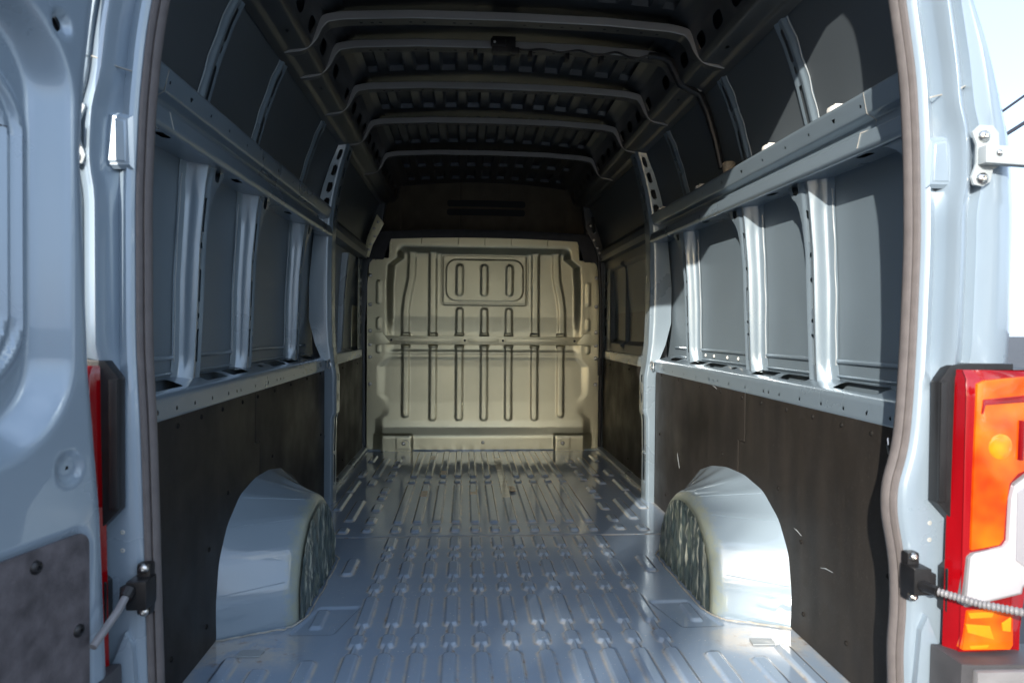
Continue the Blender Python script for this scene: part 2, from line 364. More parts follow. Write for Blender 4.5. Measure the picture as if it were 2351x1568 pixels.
# floor -------------------------------------------------------------
def seg_sdf(u, y, cx, y0, y1, hw, r=.012): return rbox(u, y, cx, (y0+y1)/2, hw, (y1-y0)/2, min(r, hw*.99))
COLS = [-.003+.0945*k for k in range(-5, 6)]
WIDE = [(4.40, 5.29), (4.225, 4.305), (3.355, 4.17), (3.205, 3.285), (2.975, 3.122), (2.86, 2.925), (2.625, 2.795), (2.485, 2.555), (2.195, 2.43), (2.05, 2.125), (1.43, 2.00)]
NECK = [(2.9, 3.0), (2.78, 2.87), (2.54, 2.64), (2.42, 2.5), (2.11, 2.21), (1.98, 2.07)]
SIDE = []
for sx in (-1, 1):
    for (y0, y1) in ((4.88, 5.02), (4.70, 4.82), (4.44, 4.57), (4.29, 4.36), (3.98, 4.10), (3.83, 3.92), (3.58, 3.72), (3.36, 3.46), (3.22, 3.28), (2.66, 2.84), (1.5, 1.97)): SIDE.append((sx*.6-.003+sx*.018*(y0-2.6)/2, y0, y1, .02))
    for (y0, y1) in ((4.42, 5.05), (4.18, 4.32), (3.40, 3.80), (3.20, 3.28), (1.45, 1.93)): SIDE.append((sx*.715-.003, y0, y1, .021))
    for (y0, y1) in ((4.9, 5.15), (4.42, 4.6), (4.0, 4.3), (3.60, 3.97), (1.45, 2.0)): SIDE.append((sx*.815, y0, y1, .019))
def floor_h(u, y):
    global DALL
    h = np.zeros_like(u)
    k = np.clip(np.round((u+.003)/.0945), -5, 5); dx = u-(-.003+.0945*k)
    d = np.full_like(u, 9.)
    for (a, b) in WIDE: d = np.minimum(d, seg_sdf(dx, y, 0, a, b, .0195))
    for (a, b) in NECK: d = np.minimum(d, seg_sdf(dx, y, 0, a, b, .006, .003))
    far = (np.abs(k) == 5) & (y > 3.30) & (y < 3.42)
    h += emb(d, .011, .0075); DALL = d
    d = np.full_like(u, 9.)
    for (c, a, b, hw) in SIDE: d = np.minimum(d, seg_sdf(u, y, c, a, b, hw, .012))
    h += emb(d, .010, .011); DALL = np.minimum(DALL, d)
    for sx in (-1, 1):                                     # tie down plates beside the arches
        d = rbox(u+(y-2.26)*sx*.25, y, sx*.60, 2.26, .068, .105, .012); h += emb(d, -.006, .012)
        d = rbox(u, y, sx*.625, 2.275, .018, .07, .01); h += emb(d, .008, .01)
    h -= .003*np.exp(-((y-3.145)/.004)**2)+.0022*smooth01((y-3.14)/.008)*-1
    h += .0012*np.sin(u*9+y*3)*np.sin(y*4.1-u*2)             # slight oil canning of the sheet
    return h
fm = sheet('cargo_floor', lin(-.905, .905, .0036), lin(1.37, 5.42, .0060), lambda u, y: (u, y, floor_h(u, y)), ang=60)
_e = np.exp(-((DALL-.006)/.0045)**2)
_uu, _yy = np.meshgrid(lin(-.905, .905, .0036), lin(1.37, 5.42, .0060), indexing='ij')
for sx in (-1, 1):
    _e = np.maximum(_e, np.exp(-((np.hypot(np.maximum(np.abs(_uu-sx*.79)-.11, 0), np.maximum(np.abs(_yy-2.05)-.05, 0)))/.05)**2)*.9)
_e = np.maximum(_e, np.exp(-((_yy-3.147)/.006)**2)); _e = np.maximum(_e, np.exp(-((.905-np.abs(_uu))/.02)**2)*.8)
at_ = fm.attributes.new('dust', 'FLOAT', 'POINT'); at_.data.foreach_set('value', _e.ravel().astype(np.float32))
floor = link('cargo_floor', fm, M['floor'], van, label='scuffed ribbed blue-grey metal load floor')
b = MB().prism([(3.83, .0135), (5.0, .0135), (5.0, .0142), (3.83, .0142)], .066, .109, 0); b.build('tape_strip', M['tape'], floor, label='pale strip of tape along one floor rib')
for (x, y) in ((-.381, 3.93), (-.0975, 3.96), (-.2865, 4.50), (-.381, 5.03), (-.0975, 4.99), (.1335, 4.03)):
    MB().box(x-.018, x+.018, y-.06, y+.06, .0120, .0140).build('brown_patch', M['patchbrown'], floor)  # thin brown patches on the rib tops
# drain plug and dirt at the arch feet
for (x, y, sx) in ((-.775, 2.03, -1), (.765, 2.03, 1)):
    MB().prism([(x-.035, y-.02), (x+.035, y-.022), (x+.04, y+.016), (x-.03, y+.02)], .001, .005, 2, .0015).build('sealing_patch', M['hinge'], floor)

# wheel arches --------------------------------------------------------
WALLP = [(2.118, -.01), (2.113, .11), (2.138, .235), (2.21, .328), (2.335, .396), (2.50, .419), (2.68, .413), (2.85, .385), (3.0, .335), (3.13, .25), (3.2, .12), (3.215, -.01)]
INNP = [(2.225, -.01), (2.222, .12), (2.275, .235), (2.375, .312), (2.515, .338), (2.60, .332), (2.69, .305), (2.77, .25), (2.82, .19), (2.85, .13), (2.868, .06), (2.872, -.01)]
def resample(pts, r, N):
    p = rounded(pts, r, 4); d = np.r_[0, np.cumsum(np.linalg.norm(np.diff(p, axis=0), axis=1))]
    # keep matching between both profiles by control index
    return p
def arch(s):
    A = rounded(WALLP, .03, 4); B = rounded(INNP, .03, 4); n = len(A)
    def dens(P):
        q = [P[0]]
        for a, c in zip(P[:-1], P[1:]):
            for k in (1, 2, 3): q.append(a+(c-a)*k/3)
        return np.array(q)
    A = dens(A); B = dens(B); n = len(A); ctr = np.array([2.56, .0])
    rows = [(.906, A)]
    for t in (.02, .05, .25, .45, .65, .8, .88): rows.append((.906-(.906-.700)*t, A+(B-A)*t))
    rr = .05
    for j in range(1, 7):                                   # rounded shoulder
        th = math.pi/2*j/6; t = .88
        P = A+(B-A)*(.88+.12*math.sin(th)); P = ctr+(P-ctr)*(1-.075*(1-math.cos(th)))
        rows.append((.906-.206*.88-.040*math.sin(th)*.9, P))
    Pl = rows[-1][1]; xl = rows[-1][0]
    for k in (.93, .8, .6, .4, .2, .02): rows.append((xl-.004*(1-k), ctr+(Pl-ctr)*np.array([k, k])))
    v = []; f = []
    for x, P in rows: v += [(s*x, p[0], p[1]) for p in P]
    for i in range(len(rows)-1):
        for j in range(n-1):
            q = (i*n+j, i*n+j+1, (i+1)*n+j+1, (i+1)*n+j); f.append(q if s < 0 else q[::-1])
    o = link('wheel_arch', mk_mesh('wheel_arch', v, f, True, 60), M['arch'], van, label='%s wheel arch' % ('shaded blue-grey' if s < 0 else 'bright sunlit blue-grey'))
    # crumpled film stuck on the inner face and its waxy rim
    v = []; f = []; K = 46; NJ = 110
    idx = np.linspace(0, len(Pl)-1, NJ); PP = np.stack([np.interp(idx, np.arange(len(Pl)), Pl[:, k]) for k in (0, 1)], 1)
    ph = rng.random(40)*6.28
    for i in range(K):
        k = .985-.96*(i/(K-1))**1.0
        for j in range(NJ):
            p = ctr+(PP[j]-ctr)*k
            wr = .0035*math.sin(p[0]*95+ph[0]+3*math.sin(p[1]*9))+.003*math.sin(p[0]*170+p[1]*14+ph[1])+.002*math.sin(p[1]*60+p[0]*31)
            edge = min(1, (1-k)/.06); v.append((s*(xl-.006-.004*(1-k)-abs(wr)*edge*1.3), p[0], max(p[1], .004)))
    for i in range(K-1):
        for j in range(NJ-1):
            q = (i*NJ+j, i*NJ+j+1, (i+1)*NJ+j+1, (i+1)*NJ+j); f.append(q if s < 0 else q[::-1])
    link('film', mk_mesh('film', v, f, True, 70), M['film'], o, label='crumpled dirty film on the inner face of the wheel arch')
    for k in (14, 38, 52):
        if k < n: MB().tube([(s*(x-.0005), P[k][0], P[k][1]) for x, P in rows[2:8]], .0016, 6).build('pressed_crease', M['arch'], o)
    # sealant along the foot
    foot = [(s*.903, 2.112, .004), (s*.80, 2.155, .004), (s*.72, 2.185, .004), (s*.688, 2.22, .004), (s*.664, 2.29, .004), (s*.662, 2.5, .004), (s*.662, 2.7, .004), (s*.668, 2.86, .004), (s*.70, 2.91, .004)]
    pts = []
    for a, c in zip(foot[:-1], foot[1:]):
        for k in range(6): pts.append(tuple(a[i]+(c[i]-a[i])*k/6+rng.normal(0, .0012) for i in range(3)))
    MB().tube(pts, [.0022+.0014*rng.random() for _ in pts], 6).build('sealant_bead', M['sealant'], o)
for s in (-1, 1): arch(s)

# side walls -----------------------------------------------------------
DRIFT = lambda y: .022*(y-1.6)/2.1
def ledge(s, y0, y1, x0, holes, frontholes, name='belt_ledge'):
    pr = Prof([(x0+.012, .715), (x0, .722), (x0, .776), (x0+.008, .786), (x0+.06, .803), (x0+.104, .811)], .006, 3, .006)
    a1 = pr.arc((x0+.06, .803)); am = pr.arc((x0, .75))
    def hole(u, v):
        d = np.full_like(u, 9.)
        for (c, e, hw) in holes: d = np.minimum(d, rbox(u+(v-a1)*-.35, v, (c+e)/2, a1-.004, (e-c)/2, hw, .008))
        for c in frontholes: d = np.minimum(d, rbox(u, v, c, .035, .004, .006, .003))
        return d
    me = sheet(name, lin(y0, y1, .006), pr.V, lambda u, v: (s*pr.at(v)[0], u, pr.at(v)[1]+DRIFT(u)*.4), hole, flip=(s > 0), cell=.006)
    o = link(name, me, M['inner'], van)
    MB().box(s*(x0+.004), s*(x0+.10), y0+.01, y1-.01, .70, .725).build('cavity_floor', M['void'], o)
    # stiffening bead and foot line on the skin above the ledge
    return o
LH = [(1.73, 1.95, .030), (2.13, 2.31, .026), (2.36, 2.53, .026), (2.72, 2.76, .010), (2.85, 3.05, .026), (3.09, 3.25, .026), (3.45, 3.60, .024)]
FH = [1.62, 1.72, 1.83, 1.95, 2.08, 2.22, 2.30, 2.34, 2.50, 2.66, 2.78, 2.83, 2.88, 3.05, 3.22, 3.40, 3.55]
def rail(s):
    pr = Prof([(.985, 1.553), (.935, 1.586), (.895, 1.586), (.872, 1.578), (.868, 1.570), (.882, 1.520), (.910, 1.512), (.910, 1.484), (.884, 1.478), (.872, 1.472), (.866, 1.432), (.876, 1.422), (.93, 1.425), (.995, 1.43)], .005, 3, .008)
    ab = (pr.arc((.876, 1.422))+pr.arc((.93, 1.425)))/2
    af = (pr.arc((.868, 1.570))+pr.arc((.882, 1.520)))/2; al = (pr.arc((.872, 1.472))+pr.arc((.866, 1.432)))/2
    def hole(u, v):
        d = np.full_like(u, 9.)
        for c in (1.73, 1.86, 2.0, 2.15, 2.32, 2.5, 2.7, 2.92, 3.15, 3.4, 3.6): d = np.minimum(d, rbox(u, v, c, af, .004, .0065, .0035))
        for c in (2.95, 3.25, 3.5): d = np.minimum(d, rbox(u, v, c, al, .004, .006, .0035))
        for c in (1.75, 2.3, 2.95): d = np.minimum(d, rbox(u, v, c, ab, .03, .012, .011))
        return d
    me = sheet('upper_rail', lin(1.50, 3.74, .008), pr.V, lambda u, v: (s*pr.at(v)[0], u, pr.at(v)[1]+DRIFT(u)+(.0 if s > 0 else .004)), hole, flip=(s < 0), cell=.007)
    o = link('upper_rail', me, M['inner'], van)
    # pressed joint near the opening
    MB().tube([(s*.936, 1.70, 1.588), (s*.896, 1.70, 1.588), (s*.867, 1.705, 1.572), (s*.881, 1.71, 1.523), (s*.909, 1.713, 1.508), (s*.909, 1.717, 1.488), (s*.871, 1.72, 1.475), (s*.865, 1.725, 1.436)], .0012, 5).build('seam', M['sealant'], o)
    return o
PY = (2.075, 2.57, 3.29)
def post_x(z): return ip(z, [.78, .85, 1.0, 1.2, 1.38, 1.46], [.955, .950, .943, .935, .918, .905])
def post(s, y0, zb, k):
    # slotted inner face with a widening top
    wtop = .15; z1 = 1.436+DRIFT(y0)
    def keep(u, z):                                         # outline: negative inside
        wdt = ip(z, [zb-.1, 1.22, 1.30, 1.36, 1.41, 1.5], [.042, .046, .052, .070, .115, .165])
        return np.maximum(u-wdt, np.maximum(-z+zb, z-z1))
    def hole(u, z):
        d = -keep(u, z)
        for (c, h) in ((1.29, .05), (1.08, .05), (.90, .05)): d = np.minimum(d, rbox(u, z, .022, c, .0065, h, .006))
        for c in (1.20, .99): d = np.minimum(d, rbox(u, z, .022, c, .006, .009, .0055))
        d = np.minimum(d, rbox(u, z, .075, z1-.004, .019, .040, .018))
        return d
    me = sheet('wall_post', lin(0, .17, .006), lin(zb-.006, z1+.006, .008), lambda u, z: (s*(post_x(z)+.004*np.exp(-((u-.022)/.012)**2)-.002*smooth01((u-.03)/.01)), y0+u, z), lambda u, z: np.where(np.abs(z) < 99, hole(u, z), 9), flip=(s < 0), cell=.006)
    o = link('wall_post', me, M['inner'], van)
    # broad rear face and hidden front face with flanges on the skin
    zz = lin(zb-.004, z1+.01, .02)
    pts = [(0.0, 0.0), (-.003, .004), (-.008, .05), (-.010, .062), (-.030, .066), (-.034, .068)]
    v = []; f = []
    for z in zz:
        xo = skin_x(z)-.004
        xi = float(post_x(z)); flare = ip(z, [zb, zb+.05, 1.34, 1.44], [.012, 0, 0, .012])
        dp = xo-xi
        for (dy, dx) in ((0, 0), (-.003, .003), (-.006, dp*.5), (-.010, dp-.010), (-.016, dp-.004), (-.036, dp-.001), (-.040, dp+.002)):
            v.append((s*(xi+dx), y0+dy-flare*(dx > .01), z))
    m_ = 7
    for i in range(len(zz)-1):
        for j in range(m_-1):
            q = (i*m_+j, i*m_+j+1, (i+1)*m_+j+1, (i+1)*m_+j); f.append(q if s < 0 else q[::-1])
    link('side_face', mk_mesh('side_face', v, f, True, 40), M['inner'], o)
    v = []; f = []
    for z in zz:
        xi = float(post_x(z)); wd = float(ip(z, [0, 1.22, 1.30, 1.36, 1.41, 1.5], [.042, .046, .052, .070, .115, .165]))
        v += [(s*(xi-.001), y0+wd, z), (s*(skin_x(z)-.003), y0+wd+.012, z)]
    for i in range(len(zz)-1):
        q = (2*i, 2*i+2, 2*i+3, 2*i+1); f.append(q if s < 0 else q[::-1])
    link('front_face', mk_mesh('front_face', v, f, True, 40), M['inner'], o)
    # sealant squeezed out along the flange
    MB().tube([(s*(skin_x(z)-.006), y0-.034-.002*math.sin(z*37)-.003*max(0, math.sin(z*11)), z) for z in lin(zb+.05, 1.40, .03)], .0022, 5).build('sealant_bead', M['hinge'], o)
    return o
def upper_post(s, y0):
    zz = lin(1.575, 1.965, .02); v = []; f = []
    def xi(z): return skin_x(z)-.012
    for z in zz:
        x = float(xi(z)); xo = skin_x(z)-.003
        for (dy, xx) in ((-.022, xo), (-.008, xo-.001), (0.0, x+.004), (.004, x+.001), (.009, x)): v.append((s*xx, y0+dy, z))
    n = 5
    for i in range(len(zz)-1):
        for j in range(n-1):
            q = (i*n+j, i*n+j+1, (i+1)*n+j+1, (i+1)*n+j); f.append(q if s < 0 else q[::-1])
    o = link('upper_post', mk_mesh('upper_post', v, f, True, 50), M['inner'], van)
    def hole(u, z):
        d = rbox(u, z, .032, 1.665, .009, .075, .0085); d = np.minimum(d, rbox(u, z, .032, 1.785, .005, .010, .0045)); return np.minimum(d, rbox(u, z, .032, 1.86, .008, .05, .007))
    me = sheet('slotted_face', lin(.009, .056, .0047), lin(1.575, 1.965, .006), lambda u, z: (s*(xi(z)+.003*np.exp(-((u-.032)/.011)**2)), y0+u, z), hole, flip=(s < 0), cell=.0047)
    link('slotted_face', me, M['inner'], o)
    v = []; f = []
    for z in zz: v += [(s*float(xi(z)), y0+.056, z), (s*(skin_x(z)-.003), y0+.066, z)]
    for i in range(len(zz)-1):
        q = (2*i, 2*i+2, 2*i+3, 2*i+1); f.append(q if s < 0 else q[::-1])
    link('front_face', mk_mesh('front_face', v, f), M['inner'], o)
    MB().tube([(s*(skin_x(z)-.004), y0-.018+.003*math.sin(z*60), z) for z in lin(1.6, 1.93, .02)], .002, 5).build('sealant_bead', M['hinge'], o)
screw_me = None
def screw(parent, loc, axis, r=.0075, material=None, h=.004):
    """domed screw head facing -axis"""
    n = 10; v = []; f = []
    ax = Vector(axis).normalized(); a = ax.orthogonal().normalized(); c = ax.cross(a)
    rings = [(r, 0), (r*.92, h*.55), (r*.55, h*.95), (r*.3, h), (r*.28, h*.5)]
    for rr, hh in rings:
        for k in range(n):
            t = 2*math.pi*k/n; v.append(a*math.cos(t)*rr+c*math.sin(t)*rr+ax*hh)
    for i in range(len(rings)-1):
        for k in range(n): f.append((i*n+k, i*n+(k+1) % n, (i+1)*n+(k+1) % n, (i+1)*n+k))
    f.append(tuple((len(rings)-1)*n+k for k in range(n)))
    return v, f
SM = {}
def put_screw(parent, loc, axis, r=.0075, material='screw', h=.004, name='screw'):
    key = (tuple(axis), r, h, material)
    if key not in SM:
        v, f = screw(parent, loc, axis, r, None, h); SM[key] = mk_mesh('screw', v, f, True, 50); SM[key].materials.append(M[material])
    return link(name, SM[key], None, parent, loc)
def boards(s):
    x0, x1 = s*.902, s*.9065
    ya, yb = 2.502, 2.560; zj = .537; t = .0032
    MBo = MB().prism([(1.47, .004), (yb-t, .004), (yb-t, zj), (ya-t, zj), (ya-t, .735), (1.47, .728)], x0, x1, 0, .0008)
    A = MBo.build('lining_board', M['board'], van)
    B = MB().prism([(yb+t, .004), (3.705, .004), (3.705, .757), (ya+t, .737), (ya+t, zj+.045), (ya+.006, zj+.045), (ya+.006, zj+.003), (yb+t, zj+.003)], x0, x1, 0, .0008).build('lining_board', M['board'], van)
    C_ = MB().prism([(3.84, .012), (5.36, .012), (5.36, .735), (3.84, .735)], s*.945, s*.95, 0, .0008).build('lining_board', M['board'], van)
    for y, z in ((1.70, .695), (1.84, .697), (2.0, .70), (2.17, .702), (2.36, .704), (2.22, .43), (2.06, .30), (2.04, .08), (1.80, .10), (1.62, .35)): put_screw(A, (s*.902, y, z), (-s, 0, 0))
    for y, z in ((2.53, .706), (2.75, .708), (3.0, .712), (3.3, .716), (3.6, .72), (2.72, .455), (3.5, .1), (3.62, .4)): put_screw(B, (s*.902, y, z), (-s, 0, 0))
    for y, z in ((4.0, .70), (4.5, .70), (5.1, .70), (4.5, .1)): put_screw(C_, (s*.945, y, z), (-s, 0, 0))
    # kick strip below the forward board
    MB().prism([(s*.95, .001), (s*.905, .001), (s*.905, .02), (s*.93, .03), (s*.95, .03)], 3.84, 5.40, 1).build('kick_strip', M['inner'], van)
for s in (-1, 1):
    ledge(s, 1.48, 3.715, .900, LH, FH)
    ledge(s, 3.83, 5.33, .943, [(4.3, 4.42, .024), (4.62, 4.74, .024), (5.0, 5.1, .02)], [4.1, 4.5, 4.9, 5.2])
    r_ = rail(s)
    for k, y in enumerate(PY): post(s, y, .802+DRIFT(y)*.4, k); upper_post(s, y+.005)
    boards(s)
    # beads pressed along the foot of the skin
    for (ya, yb) in ((1.52, 2.03), (2.13, 2.525), (2.63, 3.245), (3.35, 3.66)):
        bb = MB(); bb.tube([(s*(.996), ya, .868), (s*(.996), yb, .868)], .0065, 8); bb.tube([(s*.997, ya, .822), (s*.997, yb, .822)], .004, 6)
        bb.build('pressed_bead', M['inner'], van)
    # kicked corner next to the opening
    MB().prism([(1.50, .786), (1.70, .79), (1.735, .815), (1.50, .83)], s*.998, s*.972, 0, .003).build('corner_gusset', M['inner'], van)
    arc_ = [(1.69-.19*math.sin(t_), 1.425-.19*(1-math.cos(t_))) for t_ in np.linspace(0, math.pi/2, 10)]
    cw = MB().prism([(1.475, 1.44), (1.69, 1.44)]+arc_+[(1.475, 1.235)], s*.884, s*.888, 0, .0012).build('corner_web', M['inner'], van)
    put_screw(cw, (s*.8835, 1.535, 1.412), (-s, 0, 0), .013, 'void', .001, 'hole_disc')  # dark disc stands for an open hole
# nuts on the right skin strip and clips along the right rail
rr_ = [o for o in van.children if o.name.startswith('upper_rail')][-1]
for (y, z) in ((1.90, 1.595), (2.33, 1.600), (3.03, 1.607), (3.63, 1.612)):
    b = MB().box(.884, .914, y-.013, y+.013, z-.006, z+.006, .002); b.box(.900, .925, y-.003, y+.011, z+.004, z+.016, .002); b.box(.880, .888, y-.013, y+.008, z-.017, z, .002)
    b.build('clip', M['clip'], rr_, label='white plastic clip on the rail edge')
b = MB().tube([(.905, 2.70, 1.594), (.905, 2.70, 1.61), (.904, 2.70, 1.634), (.904, 2.70, 1.640)], [.022, .024, .026, .018], 16); b.build('round_cap', M['tan'], rr_, label='round tan cap on the right rail')
for y in (2.68, 2.80, 2.92, 3.08, 3.19): put_screw(van, (.996, y, .842), (-1, 0, 0), .008, 'clip', .004, 'plug')

# pillar between load bay and sliding door bay ----------------------------
def pillar(s):
    XZ = [0, .12, .30, .47, .50, .70, .78, .88, 1.0, 1.2, 1.42, 1.58, 1.70, 1.82, 1.96, 2.03]
    XI = [.862, .862, .862, .858, .845, .845, .858, .868, .872, .874, .872, .862, .842, .815, .775, .745]
    XO = [.905, .905, .905, .905, .905, .905, .915, .955, .985, .985, .965, .945, .918, .880, .822, .79]
    def xi(z): return ip(z, XZ, XI)
    def xo(z): return ip(z, XZ, XO)
    zz = lin(.0, 2.03, .008)
    # rear face
    def hole(u, z):
        d = np.full_like(u, 9.)
        for c in (1.625, 1.71, 1.80, 1.885): d = np.minimum(d, rbox(u, z, .55, c, .20, .026, .024)*1.0 if False else rbox(u*.08, z, .044, c, .014, .028, .013))
        return d
    me = sheet('pillar', lin(0, 1, .06), zz, lambda u, z: (s*(xi(z)+(xo(z)-xi(z))*u), 3.725+.012*np.exp(-(u/.12)**2)*1-.014*u*(z > .78), z), hole, flip=(s < 0), cell=.005)
    o = link('pillar', me, M['inner'], van)
    def hole2(u, z):
        d = np.full_like(u, 9.)
        for c in (1.60, 1.70, 1.80, 1.90): d = np.minimum(d, rbox(u, z, .055, c, .022, .030, .021))
        for (c, h, hw) in ((.19, .075, .016), (.385, .10, .020), (.58, .022, .012), (.69, .022, .012)): d = np.minimum(d, rbox(u, z, .055, c, hw, h, .012))
        return d
    me = sheet('inner_face', lin(0, .105, .006), zz, lambda u, z: (s*(xi(z)+.006*smooth01(1-u/.012)), 3.737+u, z), hole2, flip=(s < 0), cell=.006)
    p2 = link('inner_face', me, M['inner'], o)
    me = sheet('front_return', np.array([0, .5, 1]), lin(0, 2.03, .03), lambda u, z: (s*(xi(z)+.10*u), 3.842+.01*u, z), None, flip=(s < 0))
    link('front_return', me, M['inner'], o)
    MB().prism([(s*(.885), .02), (s*.96, .02), (s*.985, 1.0), (s*.97, 1.5), (s*.89, 1.93), (s*.86, 1.93), (s*.90, 1.5), (s*.90, 1.0)], 3.775, 3.785, 1).build('inner_web', M['void'], o)
    # spot weld dimples and clamp
    for (z, y) in ((1.06, 3.76), (1.06, 3.815), (1.12, 3.76), (1.12, 3.815), (1.18, 3.765), (1.25, 3.765), (1.33, 3.77), (1.40, 3.77)):
        put_screw(o, (s*(float(xi(z))), y, z), (-s, 0, 0), .005, 'inner', .0015, 'weld_spot')
    pts = [(s*.875, 3.70, .79), (s*.868, 3.695, .775), (s*.866, 3.69, .755), (s*.872, 3.69, .742), (s*.884, 3.695, .75), (s*.885, 3.70, .78)]
    MB().tube(pts+[pts[0]], .0035, 6).build('tie_ring', M['steel'], o)
    for (z0, z1) in ((.115, .29), (.275, .50)):
        me_ = MB().box(s*.858, s*.865, 3.762, 3.822, z0-.01, z0-.004, .001)
        me_.build('weld_lip', M['inner'], o)
for s in (-1, 1): pillar(s)
MB().tube([(.874, 1.585, .70), (.868, 1.58, .685), (.870, 1.575, .665), (.882, 1.575, .66), (.888, 1.58, .68), (.885, 1.585, .70)], .003, 6).build('tie_ring', M['steel'], van)

# forward bay --------------------------------------------------------------
def post_front_left():
    s = -1; y0 = 4.62
    zz = lin(.80, 1.46, .02); v = []; f = []
    for z in zz:
        x = float(post_x(z))+.02
        for (dx, dy) in ((.06, -.03), (.055, -.008), (.005, 0), (0, .006), (0, .045), (.07, .055)): v.append((s*(x+dx), y0+dy, z))
    for i in range(len(zz)-1):
        for j in range(5):
            q = (i*6+j, i*6+j+1, (i+1)*6+j+1, (i+1)*6+j); f.append(q)
    link('wall_post', mk_mesh('wall_post', v, f, True, 40), M['inner'], van)
post_front_left()
def ladder(s):
    def hole(u, z):
        d = np.full_like(u, 9.)
        for c in (.955, 1.095, 1.235, 1.375): d = np.minimum(d, rbox(u, z, .11, c, .035, .042, .032))
        for c in (1.025, 1.165, 1.305): d = np.minimum(d, rbox(u, z, .11, c, .007, .007, .005))
        return d
    def hh(u, z):
        d = np.full_like(u, 9.)
        for c in (.955, 1.095, 1.235, 1.375): d = np.minimum(d, rbox(u, z, .11, c, .062, .058, .01))
        return emb(d, .006, .008)
    me = sheet('perforated_column', lin(0, .22, .008), lin(.80, 1.50, .008), lambda u, z: (s*(.955-hh(u, z)), 5.18+u, z), hole, flip=(s < 0), cell=.008)
    o = link('perforated_column', me, M['inner'], van)
    MB().box(s*.995, s*1.0, 5.17, 5.41, .82, 1.48).build('back_plate', M['beige'], o)
    # upper rail of the bay
    MB().prism([(s*.99, 1.48), (s*.915, 1.50), (s*.90, 1.53), (s*.90, 1.57), (s*.92, 1.60), (s*.97, 1.60)], 3.86, 5.36, 1, .004).build('bay_rail', M['shadeskin'], van)
ladder(-1); ladder(1)
def slider():
    # sliding door on the right: pressed inner panel with a recess
    def hh(y, z):
        d = rbox(y, z, 4.62, 1.14, .56, .27, .06); h = -emb(d, .035, .03)
        d = rbox(y, z, 4.75, 1.14, .015, .30, .01); h = h+emb(d, .022, .02)
        return h
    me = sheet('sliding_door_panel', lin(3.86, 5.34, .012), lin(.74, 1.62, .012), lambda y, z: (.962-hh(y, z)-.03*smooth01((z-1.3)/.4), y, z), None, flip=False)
    o = link('sliding_door_panel', me, M['shadeskin'], van)  # dimness of the forward bay put into the darker paint
    MB().tube([(.925, 5.385, .03), (.93, 5.385, .6), (.925, 5.385, 1.2), (.90, 5.37, 1.55), (.86, 5.34, 1.70), (.80, 5.1, 1.80)], .013, 8).build('door_rubber', M['black'], van, label='black rubber seal of the sliding door')
    MB().box(.905, .935, 5.36, 5.385, .60, .74, .003).build('latch', M['black'], van)
slider()
# pillars and bolted brackets beside the bulkhead
def corner(s):
    MB().prism([(s*.93, .0), (s*1.0, .0), (s*1.02, 1.0), (s*.98, 1.5), (s*.88, 1.95), (s*.78, 1.98), (s*.82, 1.7), (s*.90, 1.45), (s*.94, 1.0)], 5.43, 5.52, 1, .006).build('front_pillar', M['shadeskin'], van)
    o = MB().prism([(s*.775, 1.76), (s*.86, 1.60), (s*.89, 1.50), (s*.93, 1.52), (s*.90, 1.66), (s*.83, 1.83)], 5.28, 5.30, 1, .004).build('corner_bracket', M['beige'] if s < 0 else M['roof'], van)
    for (x, z) in ((.85, 1.72), (.845, 1.66), (.875, 1.60), (.89, 1.56), (.82, 1.77)): put_screw(o, (s*x, 5.28, z), (0, -1, 0), .011, 'steel', .007, 'bolt')
for s in (-1, 1): corner(s)

# roof ------------------------------------------------------------------------
BOWY = [2.50, 2.745, 3.21, 3.74, 4.42, 5.06]
def roof_z(x): return 2.178-.03*(np.abs(x)/.66)**2
def roof_panel():
    gaps = [(1.50, 2.47)]+[(a+.105, b_-.03) for a, b_ in zip(BOWY[:-1], BOWY[1:])]+[(5.16, 5.45)]
    def h(u, y):
        d = np.full_like(u, 9.); k = np.clip(np.round(u/.118), -5, 5); dx = u-.118*k
        for (a, b_) in gaps:
            m_ = (b_-a)
            for q in range(max(1, int(round(m_/.6)))):
                n = max(1, int(round(m_/.6))); a2 = a+m_*q/n; b2 = a+m_*(q+1)/n
                d = np.minimum(d, rbox(dx, y, 0, (a2+b2)/2, .033, (b2-a2)/2-.012, .006))
        return emb(d, .020, .010)
    me = sheet('roof_panel', lin(-.67, .67, .0067), lin(1.47, 5.9, .012), lambda u, y: (u, y, roof_z(u)-.012+h(u, y)-.014), None, flip=True)
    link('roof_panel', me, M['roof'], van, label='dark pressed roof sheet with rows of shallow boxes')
roof_panel()
BOWP = rounded([(0, 2.106), (.35, 2.102), (.60, 2.088), (.665, 2.075), (.692, 2.045), (.712, 2.0), (.738, 1.972), (.808, 1.960)], .022, 4)
